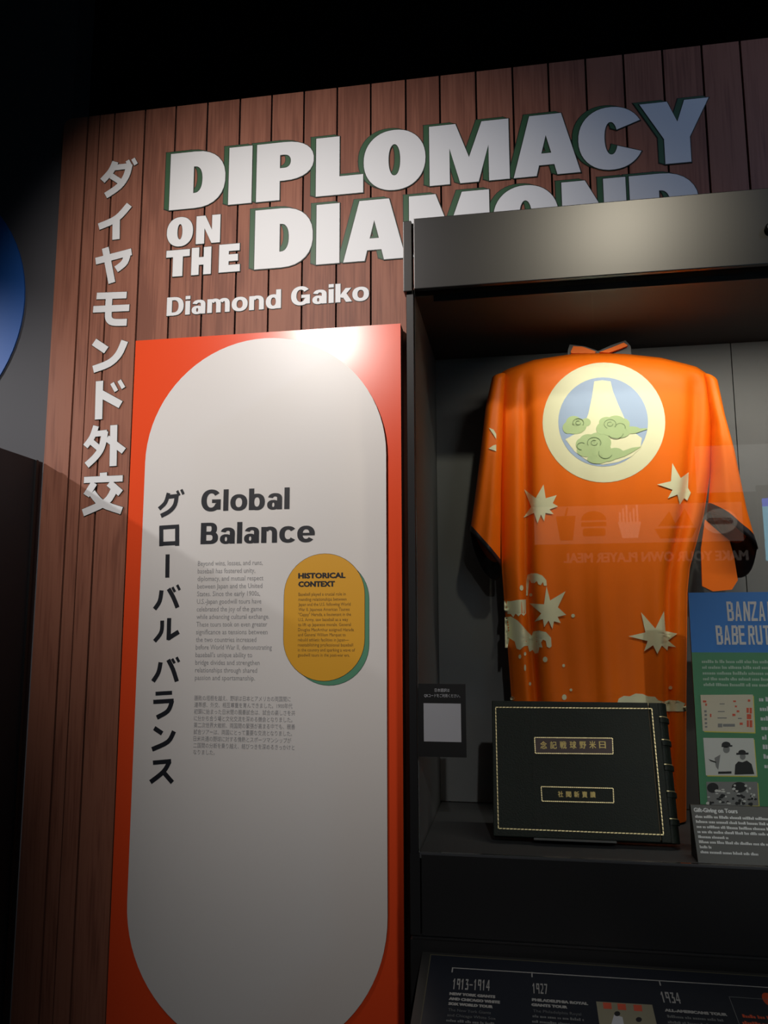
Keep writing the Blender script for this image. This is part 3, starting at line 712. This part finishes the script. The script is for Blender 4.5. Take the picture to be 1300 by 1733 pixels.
decal('wave', [Z(zd, [(186, 562), (212, 558), (240, 575), (262, 598), (282, 622), (300, 640), (306, 622), (330, 618), (360, 624), (382, 648), (384, 684), (376, 692), (364, 686), (360, 662), (348, 656), (340, 668), (346, 690), (332, 688), (328, 712), (314, 716), (304, 700), (290, 708), (284, 682), (268, 684), (250, 700), (236, 694), (228, 664), (206, 650), (198, 690), (188, 690)])], .0012, CREAM)
decal('wave', [Z(zd, [(662, 925), (668, 906), (690, 894), (715, 896), (740, 884), (770, 886), (792, 896), (822, 898), (835, 912), (862, 918), (882, 911), (920, 914), (950, 926), (958, 960), (662, 960)])], .0012, CREAM)
decal('foam_dots', blobs([(475, 555, 8, 8), (296, 467, 7, 7), (257, 437, 8, 12), (357, 740, 10, 12), (435, 766, 6, 7), (466, 869, 6, 6), (438, 900, 10, 12), (887, 860, 8, 8), (293, 843, 5, 8), (250, 728, 6, 9), (272, 716, 5, 8), (272, 775, 4, 14), (218, 905, 9, 8)]), .0012, CREAM)
st = thing('garment_stand', (.2, YCEN, ZF), 'black garment stand holding up the orange coat, mostly hidden inside it', 'stand')
box('base_plate', (.08, YCEN - .045, ZF + .0012), (.32, YCEN + .045, ZF + .005), CASEBLACK, st)
lathe('pole', [(.010, .005), (.010, 1.27)], (.2, YCEN, ZF), (0, 0, 1), CASEBLACK, st, n=12)
box('crossbar', (.0, YCEN - .008, ZF + 1.26), (.40, YCEN + .008, ZF + 1.275), CASEBLACK, st, .003)

# ------------------------------------------------------------------ album
LEATHER = mat('dark_green_leather', (.008, .013, .010), .55, spec=.25, noise=.3, nscale=90, bump=.5, bscale=260)
GOLD = mat('worn_gilt', (.55, .46, .25), .38, metal=.6, noise=.4, nscale=120)
GILTTXT = mat('gilt_lettering', (.50, .38, .12), .45, metal=.3)
PLUM = mat('plum_label_leather', (.055, .030, .035), .55)
PAGES = mat('album_page_edges', (.16, .13, .09), .8, noise=.4, nscale=200)
ab, at_ = Vector((-.074, -.490, ZF + .0185)), Vector((-.074, -.390, ZF + .343))
AP = Plane(ab, (1, 0, 0), at_ - ab); AH = (at_ - ab).length; AWD = .427
album = thing('photo_album', (.15, -.45, ZF), 'dark green leather album with gilt border leaning on the case floor', 'album')
def aslab(name, u0, v0, u1, v1, n0, n1, material, bw=.002, parent=album):
    c = [AP.at(u, v, n) for n in (n0, n1) for u, v in ((u0, v0), (u1, v0), (u1, v1), (u0, v1))]
    o = link(name, c, [(3, 2, 1, 0), (4, 5, 6, 7), (0, 1, 5, 4), (1, 2, 6, 5), (2, 3, 7, 6), (3, 0, 4, 7)], material, parent)
    return bev(o, bw) if bw else o
aslab('front_cover', 0, 0, AWD - .022, AH, -.006, 0, LEATHER)
aslab('hinge_strip', AWD - .019, 0, AWD + .004, AH, -.007, -.001, LEATHER)
aslab('pages', .008, .006, AWD, AH - .006, -.046, -.007, PAGES, 0)
aslab('back_cover', 0, 0, AWD + .004, AH, -.053, -.047, LEATHER)
# rounded spine with raised bands
def spine(v0, v1, r, name, material, parent):
    vs = []; n = 14
    for v in (v0, v1):
        for k in range(n + 1):
            a = -pi / 2 + pi * k / n; vs.append(AP.at(AWD + .004 + r * .9 * cos(a), v, -.027 + r * sin(a)))
    fs = [(k, k + 1, n + 2 + k, n + 1 + k) for k in range(n)] + [tuple(range(n + 1))[::-1], tuple(range(n + 1, 2 * n + 2))]
    return link(name, vs, fs, material, parent, smooth=False)
sp_ = spine(0, AH, .026, 'spine', LEATHER, album)
for fv in (.14, .33, .52, .70, .87):
    spine(fv * AH - .006, fv * AH + .006, .030, 'raised_band', LEATHER, sp_); spine(fv * AH + .0075, fv * AH + .0095, .0275, 'gilt_line', GOLD, sp_)
def rope(plane, P, w, bead, off, flat):
    """Beaded gilt line along a closed outline."""
    for i in range(len(P)):
        a, b_ = Vector(P[i]), Vector(P[(i + 1) % len(P)]); d = b_ - a; n = max(2, int(d.length / bead)); d.normalize(); t = Vector((-d.y, d.x))
        for k in range(n):
            p = a + (b_ - a) * (k / n); q_ = a + (b_ - a) * ((k + .8) / n)
            flat.poly([p - t * w * .5, p + t * w * .35, q_ + t * w * .5, q_ - t * w * .35], off, .0006)
zb = (810, 1160, 3.5135)
def A_(P): return [AP.to(zp(zb, x, y)) for x, y in P]
fl = Flat(AP); rope(AP, A_([(102, 130), (1030, 138), (1100, 888), (118, 850)]), .0028, .009, .0002, fl); fl.done('gilt_border', GOLD, album)
for nm, P, txt, mt, tx0, tx1, ty0, ty1, ch in (('title_label', [(333, 310), (796, 314), (800, 408), (338, 404)], '念記戦球野米日', PLUM, 362, 770, 378, 374, 40), ('maker_label', [(372, 602), (800, 612), (804, 698), (378, 688)], '社聞新賣讀', LEATHER, 468, 708, 664, 668, 32)):
    U = A_(P); lb = Flat(AP).poly(U, .0001, .0008).done(nm, mt, album)
    f2 = Flat(AP); rope(AP, U, .0026, .005, .0009, f2); f2.done('gilt_frame', GOLD, lb)
    f3 = Flat(AP); n = len(txt); hgt = AP.to(zp(zb, 500, ty0 - ch))[1] - AP.to(zp(zb, 500, ty0))[1]
    for i, c in enumerate(txt):
        w = (tx1 - tx0) / n; u0, v0 = AP.to(zp(zb, tx0 + w * i + w * .12, ty0 + (ty1 - ty0) * i / n))
        text(f3, c, u0, v0, hgt * .95, hgt, .0011, bold=.0004, cjk=True)
    f3.done('gilt_characters', GILTTXT, lb)
es = thing('album_easel', (.15, -.36, ZF), 'small black easel propping the green album from behind', 'easel')
aslab('back_rest', .10, .008, .30, AH * .8, -.060, -.0535, CASEBLACK, 0, es)
yb_ = AP.at(.2, 0, -.057).y
link('prop', [(.05, yb_, ZF + .0012), (.20, yb_, ZF + .0012), (.20, -.285, ZF + .0012), (.05, -.285, ZF + .0012), (.05, AP.at(0, .2, -.061).y, ZF + .19), (.20, AP.at(0, .2, -.061).y, ZF + .19)], [(0, 3, 2, 1), (0, 1, 5, 4), (1, 2, 5), (2, 3, 4, 5), (3, 0, 4)], CASEBLACK, es)
aslab('ledge', .10, -.0055, .30, -.0005, -.040, .004, CASEBLACK, 0, es)

# ------------------------------------------------------------------ blue and green placard
PY = -.485
BPn = vplane(PY)
PBLUE = mat('placard_blue', (.035, .20, .62), .5); PGREEN = mat('placard_green', (.075, .26, .13), .5)
PTXT = mat('placard_white_print', (.62, .63, .66), .6); PPALE = mat('placard_pale_text', (.36, .50, .40), .6)
px0, pz1 = BPn.to((1165, 1003)); zmid = BPn.to((1172, 1104))[1]; PW = .375
plac = thing('information_placard', (px0 + PW / 2, PY, ZF), 'blue and green information placard with photographs, standing right of the album', 'placard')
box('board', (px0, PY + .0006, ZF + .0012), (px0 + PW, PY + .009, pz1), BLACKEDGE, plac)
box('foot', (px0 + .10, PY + .009, ZF + .0012), (px0 + PW - .10, PY + .10, ZF + .006), BLACKEDGE, plac)
box('blue_header', (px0, PY, zmid), (px0 + PW, PY + .0006, pz1), PBLUE, plac)
box('green_field', (px0, PY, ZF + .0012), (px0 + PW, PY + .0006, zmid), PGREEN, plac)
# tall narrow hand-drawn capitals
def NARROW(c):
    v = {'B': [R_(0, 0, .3, 1), R_(0, .86, .75, 1), R_(0, .46, .75, .6), R_(0, 0, .8, .14), R_(.62, .54, .95, .93), R_(.66, .07, 1, .5)],
         'A': [[(0, 0), (.28, 0), (.5, .8), (.5, 1), (.34, 1)], [(1, 0), (.72, 0), (.5, .8), (.5, 1), (.66, 1)], R_(.22, .22, .78, .36)],
         'N': [R_(0, 0, .28, 1), R_(.72, 0, 1, 1), [(0, 1), (.3, 1), (1, 0), (.7, 0)]],
         'Z': [R_(0, .86, 1, 1), R_(0, 0, 1, .14), [(0, .1), (.3, .1), (1, .9), (.7, .9)]],
         'I': [R_(.3, 0, .7, 1)], 'E': [R_(0, 0, .32, 1), R_(0, .86, .95, 1), R_(0, .46, .85, .6), R_(0, 0, 1, .14)],
         'R': [R_(0, 0, .3, 1), R_(0, .86, .75, 1), R_(0, .44, .75, .58), R_(.64, .5, .97, .93), [(.4, .48), (.7, .48), (1, 0), (.7, 0)]],
         'U': [R_(0, .1, .3, 1), R_(.7, .1, 1, 1), R_(.12, 0, .88, .16)], 'T': [R_(0, .86, 1, 1), R_(.34, 0, .66, 1)], 'H': [R_(0, 0, .3, 1), R_(.7, 0, 1, 1), R_(.2, .44, .8, .58)]}
    return v[c]
fl = Flat(BPn)
for s, xs, yb, hpx in (('BANZAI', [1232, 1245, 1259, 1272, 1285, 1296.5], 1051, 33), ('BABE RUTH', [1213.5, 1226, 1239, 1252, 0, 1267, 1280.5, 1293, 1306], 1091, 32.5)):
    for i, c in enumerate(s):
        if c == ' ': continue
        u0, v0 = BPn.to((xs[i], yb)); u1 = BPn.to((xs[i] + 11, yb))[0]; h = BPn.to((xs[i], yb - hpx))[1] - v0; tl = (i % 3 - 1) * .0012
        fl.add([[(u0 + (u1 - u0) * a + tl * b, v0 + h * b) for a, b in P] for P in NARROW(c)], .0002, .0004)
fl.done('title_lettering', PTXT, plac)
paragraph('intro_text', BPn, ['~'] * 5, 1188, [1372, 1370, 1366, 1375, 1345], 1122, 1161, 5.5, PPALE, plac, off=.0004, xl1=1191)
PHOTOW = mat('photo_paper', (.62, .62, .60), .5); PHOTOK = mat('photo_black', (.02, .02, .022), .5); PHOTOG = mat('photo_grey', (.22, .22, .22), .5)
PCREAM = mat('print_cream', (.62, .56, .44), .55); PRED = mat('print_red', (.65, .10, .05), .55); PYEL = mat('print_yellow', (.70, .60, .08), .55)
zq = (1140, 980, 3.469)
def Q(P): return [zp(zq, x, y) for x, y in P]
def print_(name, base, base_mat, layers, edge=PYEL):
    o = Flat(BPn).px(Q(base), .0005, .0004).done(name, base_mat, plac)
    (xa, ya), (xb, yb), (xc, yc), (xd, yd) = base
    Flat(BPn).px(Q([(xb, yb + 8), (xb + 5, yb + 8), (xc + 5, yc + 6), (xd + 8, yd + 6), (xd + 8, yd), (xc, yc)]), .0003, .0003).done('edge_strip', edge, o)
    for nm, mt, polys in layers:
        f = Flat(BPn)
        for P in polys: f.px(Q(P), .0009, .0002)
        f.done(nm, mt, o)
    return o
rr = random.Random(3)
print_('poster_print', [(158, 680), (466, 678), (476, 900), (172, 892)], PCREAM, [
    ('red_marks', PRED, [[(x, y), (x + w, y + 1), (x + w, y + h), (x, y + h)] for x, y, w, h in ((428, 755, 14, 30), (446, 755, 14, 34), (430, 792, 26, 30), (430, 828, 12, 40), (446, 828, 16, 42), (360, 742, 12, 10), (370, 770, 16, 12), (345, 790, 18, 14), (388, 842, 18, 14), (436, 706, 14, 14), (172, 712, 20, 12), (186, 730, 10, 14), (214, 790, 8, 20), (350, 712, 16, 10))]),
    ('dark_marks', PHOTOG, [[(x, y), (x + w, y), (x + w, y + h), (x, y + h)] for x, y, w, h in ((180, 770, 14, 12), (182, 792, 14, 12), (182, 816, 14, 12), (183, 840, 14, 12), (184, 862, 14, 10), (260, 848, 26, 22), (290, 850, 70, 16), (258, 812, 54, 6), (260, 775, 40, 5), (270, 730, 30, 5), (378, 815, 22, 6))])])
print_('team_photograph', [(174, 932), (470, 934), (488, 1155), (190, 1152)], PHOTOW, [
    ('figures', PHOTOK, [
        ellipse(308, 972, 26, 18, 14), [(282, 976), (345, 974), (345, 984), (282, 986)],
        ellipse(402, 1016, 22, 14, 14), [(368, 1020), (440, 1018), (440, 1030), (368, 1032)],
        [(362, 1090), (380, 1070), (404, 1075), (430, 1065), (458, 1085), (474, 1145), (358, 1148)],
        [(262, 1130), (340, 1128), (340, 1142), (262, 1144)], [(205, 1056), (250, 1072), (250, 1080), (215, 1068)]]),
    ('faces', PHOTOG, [ellipse(310, 1000, 20, 22, 14), ellipse(406, 1042, 17, 19, 14), [(240, 1050), (275, 1030), (262, 1120), (248, 1100)]]),
    ('shirt_front', PHOTOW, [[(396, 1064), (416, 1064), (408, 1098)]])])
print_('crowd_photograph', [(192, 1190), (492, 1190), (500, 1330), (200, 1330)], PHOTOG, [
    ('heads', PHOTOK, [ellipse(230, 1225, 34, 30, 14), ellipse(385, 1222, 44, 32, 14)] + [ellipse(205 + rr.random() * 285, 1268 + rr.random() * 54, 5 + rr.random() * 9, 5 + rr.random() * 6, 8) for _ in range(26)]),
    ('highlights', PHOTOW, [ellipse(200 + rr.random() * 290, 1210 + rr.random() * 112, 4 + rr.random() * 8, 3 + rr.random() * 6, 8) for _ in range(30)])])
paragraph('story_text', BPn, ['~'] * 8, 1285, [1368, 1370, 1374, 1362, 1356, 1360, 1368, 1364], 1187, 1300, 8, PTXT, plac, off=.0004, xl1=1294)

# ------------------------------------------------------------------ caption card in front of the placard
cb, ct = Vector((.397, -.584, ZF + .001)), Vector((.397, -.530, ZF + .118))
CP = Plane(cb, (1, 0, 0), ct - cb); CHh = (ct - cb).length; CWd = .30
CARD = mat('charcoal_caption_card', (.040, .040, .040), .5)
card = thing('caption_card', (.396 + CWd / 2, -.56, ZF), 'dark grey tilted caption card with white text in front of the placard', 'caption card')
vs = [CP.at(0, 0), CP.at(CWd, 0), CP.at(CWd, CHh), CP.at(0, CHh), Vector((.396, -.515, ZF + .0012)), Vector((.396 + CWd, -.515, ZF + .0012)), Vector((.396 + CWd, ct.y + .008, ct.z)), Vector((.396, ct.y + .008, ct.z))]
vs[0].z = vs[1].z = ZF + .0012
link('wedge', vs, [(0, 1, 2, 3), (5, 4, 7, 6), (1, 5, 6, 2), (4, 0, 3, 7), (3, 2, 6, 7), (0, 4, 5, 1)], CARD, card)
paragraph('caption_heading', CP, ['Gift-Giving on Tours'], 1175, [1248], 1374, 1374, 7, PTXT, card, bold=.0006)
paragraph('caption_text', CP, ['~'] * 8, 1177, [1372, 1374, 1372, 1370, 1233, 1374, 1206, 1284], 1384, 1444, 5.0, PTXT, card, xl1=1186)

# ------------------------------------------------------------------ small code card on the glass
gp = vplane(CF + .0055)
u0, v1 = gp.to((708, 1157)); u1, v0 = gp.to((790, 1282))
qr = thing('code_card', ((u0 + u1) / 2, CF + .004, v0), 'small black card with a pale square stuck on the lower left of the glass', 'card')
box('card', (u0, CF + .0035, v0), (u1, CF + .0058, v1), mat('black_card', (.004, .004, .004), .5), qr)
qp = vplane(CF + .0035)
f = Flat(qp); sx0, sz1 = qp.to((717, 1190)); sx1, sz0 = qp.to((781, 1256)); f.poly(R_(sx0, sz0, sx1, sz1), .0001, .0004).done('pale_square', mat('pale_print', (.50, .50, .53), .6), qr)
paragraph('card_text', qp, ['日本語訳は', 'QRコードをご利用ください。'], 736, [761, 779], 1171, 1180, 5.5, PTXT, qr, cjk=True, xl1=718)

# ------------------------------------------------------------------ timeline reader rail
tl0 = vplane(-.622).hit((729.9, 1616)); ang = radians(15)
RP = Plane(tl0, (1, 0, 0), (0, cos(ang), sin(ang)))
RLEN = .36; RW = CX1 - tl0.x - .06
RAIL = mat('navy_rail_print', (.016, .020, .030), .35); RFRAME = mat('rail_frame', (.030, .031, .030), .4)
RTX = mat('rail_white_print', (.42, .42, .40), .6); RTG = mat('rail_grey_print', (.17, .18, .18), .6); RGOLD = mat('rail_edge_line', (.10, .095, .06), .5); RORANGE = mat('rail_orange_print', (.70, .085, .020), .5)
rail = thing('timeline_rail', (tl0.x + RW / 2, -.8, 0), 'sloping dark navy timeline rail along the foot of the display case', 'timeline')
def rslab(name, u0, v0, u1, v1, n0, n1, material):
    c = [RP.at(u, v, n) for n in (n0, n1) for u, v in ((u0, v0), (u1, v0), (u1, v1), (u0, v1))]
    return link(name, c, [(3, 2, 1, 0), (4, 5, 6, 7), (0, 1, 5, 4), (1, 2, 6, 5), (2, 3, 7, 6), (3, 0, 4, 7)], material, rail)
rslab('frame', -.022, -RLEN, RW + .022, .012, -.03, -.002, RFRAME)
rslab('rail_face', 0, -RLEN + .02, RW, 0, -.002, 0, RAIL)
for xx in (tl0.x + .15, tl0.x + RW - .2):
    box('leg', (xx, -.70, 0), (xx + .05, -.64, RP.at(0, -.06, -.032).z), RFRAME, rail)
rslab('edge_line', -.002, -RLEN + .02, 0, .002, -.002, .0004, RGOLD); rslab('edge_line', 0, 0, RW, .002, -.002, .0004, RGOLD)
zr = (690, 1560, 2.131)
def rp(x, y): return RP.to(zp(zr, x, y))
fl = Flat(RP)
a, b_ = rp(160, 165), rp(1300, 236); fl.poly([a, b_, (b_[0] + .5, b_[1]), (b_[0] + .5, b_[1] - .0025), (b_[0], b_[1] - .0025), (a[0], a[1] - .0025)], .0002, .0003)
for tx, ty in ((160, 165), (446, 182), (905, 212)):
    u, v = rp(tx, ty); fl.poly(R_(u, v - .016, u + .0028, v), .0002, .0003)
fl.done('timeline_line', RTX, rail)
def NUM(c):
    return {'1': [R_(.35, 0, .65, 1), [(.1, .75), (.4, 1), (.4, .85), (.15, .65)]], '9': [R_(.68, 0, .95, 1), R_(.1, .85, .9, 1), R_(.05, .42, .32, 1), R_(.1, .42, .9, .55)],
            '3': [R_(.1, .86, .9, 1), [(.9, .9), (.55, .55), (.3, .55), (.62, .9)], R_(.3, .45, .9, .57), R_(.66, .05, .95, .55), R_(.05, 0, .9, .13)], '4': [R_(.62, 0, .88, 1), R_(0, .25, 1, .37), [(.0, .3), (.2, .3), (.8, 1), (.58, 1)]],
            '2': [R_(.08, .86, .9, 1), R_(.66, .5, .92, .95), [(.05, .1), (.3, .1), (.92, .55), (.68, .55)], R_(.05, 0, .95, .13)], '7': [R_(.05, .86, .98, 1), [(.25, 0), (.52, 0), (.98, .9), (.70, .9)]], '-': [R_(.05, .42, .95, .52)]}[c]
for s, x0_, x1_, y0_, y1_, hp in (('1913-1914', 160, 298, 243, 249, 38), ('1927', 450, 508, 258, 261, 36), ('1934', 918, 990, 291, 296, 38)):
    n = len(s); fl = Flat(RP)
    for i, c in enumerate(s):
        w = (x1_ - x0_) / n; xx = x0_ + w * i; yy = y0_ + (y1_ - y0_) * i / n; u, v = rp(xx, yy); u2 = rp(xx + w * .82, yy)[0]; h = rp(xx, yy - hp)[1] - v
        fl.add([[(u + (u2 - u) * p, v + h * q_) for p, q_ in P] for P in NUM(c)], .0002, .0003)
    fl.done('year_numerals', RTX, rail)
def rpar(name, lines, x0, x1s, y0, y1, ch, material, bold=0, xe=None, sl=.058):
    fl = Flat(RP); n = len(lines)
    for i, s in enumerate(lines):
        t = i / max(1, n - 1); x = x0 + ((xe if xe is not None else x0) - x0) * t; y = y0 + (y1 - y0) * t; u, v = rp(x, y); w = rp(x1s[i], y)[0] - u; h = rp(x, y - ch)[1] - v
        text(fl, s, u, v, w, h, .0005, bold)
    return fl.done(name, material, rail)
rpar('entry_heading', ['NEW YORK GIANTS', 'AND CHICAGO WHITE', 'SOX WORLD TOUR'], 152, [315, 332, 306], 264, 300, 9, RTX, .0011, 148)
rpar('entry_text', ['The New York Giants', 'and Chicago White Sox', '~', '~', '~'], 146, [300, 318, 312, 306, 300], 322, 398, 10, RTG, 0, 132)
rpar('entry_heading', ['PHILADELPHIA ROYAL', 'GIANTS TOUR'], 450, [648, 574], 286, 304, 9, RTX, .0011, 448)
rpar('entry_text', ['The Philadelphia Royal', '~', '~', '~', '~'], 452, [625, 640, 618, 612, 580], 326, 402, 10, RTG, 0, 446)
rpar('entry_heading', ['ALL-AMERICANS TOUR'], 930, [1146], 324, 324, 9, RTX, .0011)
rpar('entry_text', ['~'] * 4, 938, [1140, 1142, 1138, 1130], 346, 408, 10, RTG, 0, 944)
rpar('orange_text', ['~'] * 2, 1210, [1420, 1390], 346, 370, 12, RORANGE, .0006)
Flat(RP).poly(ellipse(*rp(1302, 281), .012, .020, 20), .0002, .0003).done('orange_dot', RORANGE, rail)
fl = Flat(RP); u, v = rp(1158, 270); fl.poly(R_(u, v - .16, u + .0015, v), .0002, .0003); fl.poly(R_(u, v - .0015, u + .25, v), .0002, .0003); fl.done('box_outline', RTG, rail)
ph = Flat(RP).poly([rp(680, 288), rp(882, 300), (rp(882, 300)[0], rp(680, 288)[1] - .17), (rp(680, 288)[0], rp(680, 288)[1] - .17)], .0002, .0003).done('colour_photograph', mat('rail_photo_beige', (.30, .28, .19), .5), rail)
fl = Flat(RP)
for x, y in ((704, 292), (756, 296), (814, 300)): fl.px(Z(zr, [(x, y), (x + 30, y + 2), (x + 33, y + 24), (x + 3, y + 22)]), .0006, .0002)
fl.done('red_banners', PRED, ph)
fl = Flat(RP).px(Z(zr, [(745, 335), (775, 345), (785, 395), (728, 395)]), .0006, .0002); fl.done('white_shirt', PTXT, ph)
for x, y in ((756, 333), (834, 354)): Flat(RP).px(Z(zr, ellipse(x, y, 11, 9, 12)), .0008, .0002).done('dark_hair', PHOTOK, ph)

# ------------------------------------------------------------------ across the gallery: lit menu sign and screen, mirrored in the glass
def lit(name, col, e): return mat(name, col, .5, emit=e)
MY = -5.15
MP = Plane((0, MY, 0), (-1, 0, 0), (0, 0, 1))      # faces the case
sign = thing('menu_sign', (1.1, MY - .05, 0), 'lit concession menu sign across the aisle, mirrored in the case glass', 'menu sign')
box('counter_front', (.10, MY - .55, 0), (2.15, MY - .02, 1.02), mat('counter_grey', (.20, .18, .17), .6), sign, .01)
box('sign_back', (.0, MY - .06, 1.95), (3.0, MY - .001, 3.05), mat('sign_brown', (.05, .03, .025), .6), sign)
for xx in (.02, 2.92): box('post', (xx, MY - .06, 0), (xx + .06, MY - .002, 1.95), CASEBLACK, sign)
Flat(MP).poly(R_(-1.77, 2.25, -.155, 2.56), 0, .004).done('picture_band', lit('picture_band_glow', (.55, .42, .34), .75), sign)
Flat(MP).poly(R_(-2.9, 2.64, -1.44, 3.02), 0, .004).done('header_band', lit('header_glow', (.60, .60, .62), .55), sign)
fl = Flat(MP); text(fl, 'MAKE YOUR OWN PLAYER MEAL', -1.79, 2.10, 1.405, .075, .003, bold=.005); fl.done('sign_lettering', lit('lettering_glow', (.75, .62, .55), .42), sign)
FOOD = lit('food_dark', (.16, .05, .03), .25); FOOD2 = lit('food_light', (.75, .62, .50), 1.6)
def foodpart(nm, P, mt): Flat(MP).add(P, .004, .002).done(nm, mt, sign)
def mir(P): return [(-x, z) for x, z in P]
foodpart('drink_picture', [mir([(.33, 2.48), (.49, 2.48), (.46, 2.28), (.36, 2.28)]), mir([(.40, 2.48), (.415, 2.48), (.435, 2.55), (.42, 2.55)])], FOOD)
foodpart('burger_picture', [mir(ellipse(.63, 2.44, .10, .075, 20, 0, 180)), mir(R_(.53, 2.39, .73, 2.425)), mir(rrect(.54, 2.31, .72, 2.375, .02))], FOOD)
foodpart('fries_picture', [mir([(.82, 2.42), (1.0, 2.42), (.97, 2.29), (.85, 2.29)])] + [mir(R_(.83 + .027 * k, 2.42, .845 + .027 * k, 2.50 + .03 * (k % 3))) for k in range(6)], FOOD2)
foodpart('nachos_picture', [mir([(1.10, 2.36), (1.42, 2.36), (1.38, 2.28), (1.14, 2.28)]), mir([(1.13, 2.38), (1.22, 2.50), (1.27, 2.38)]), mir([(1.25, 2.38), (1.34, 2.52), (1.40, 2.38)])], FOOD)
foodpart('plate_picture', [mir(ellipse(1.60, 2.41, .13, .10, 24))], FOOD2); foodpart('hot_dog_picture', [mir(rrect(1.50, 2.385, 1.70, 2.435, .024))], FOOD)
scr = thing('wall_screen', (2.25, MY - .2, 0), 'glowing blue screen on a dark stand beside the menu sign', 'screen')
box('stand', (2.16, MY + .28, 0), (2.34, MY + .38, 2.05), CASEBLACK, scr, .01)
box('bezel', (1.77, MY + .385, 2.02), (2.66, MY + .42, 2.62), CASEBLACK, scr, .004)
box('display', (1.80, MY + .42, 2.06), (2.64, MY + .423, 2.46), lit('screen_cyan', (.25, .70, .95), 4), scr)
box('display_header', (1.80, MY + .42, 2.46), (2.64, MY + .423, 2.52), lit('screen_blue', (.05, .12, .85), 5), scr)
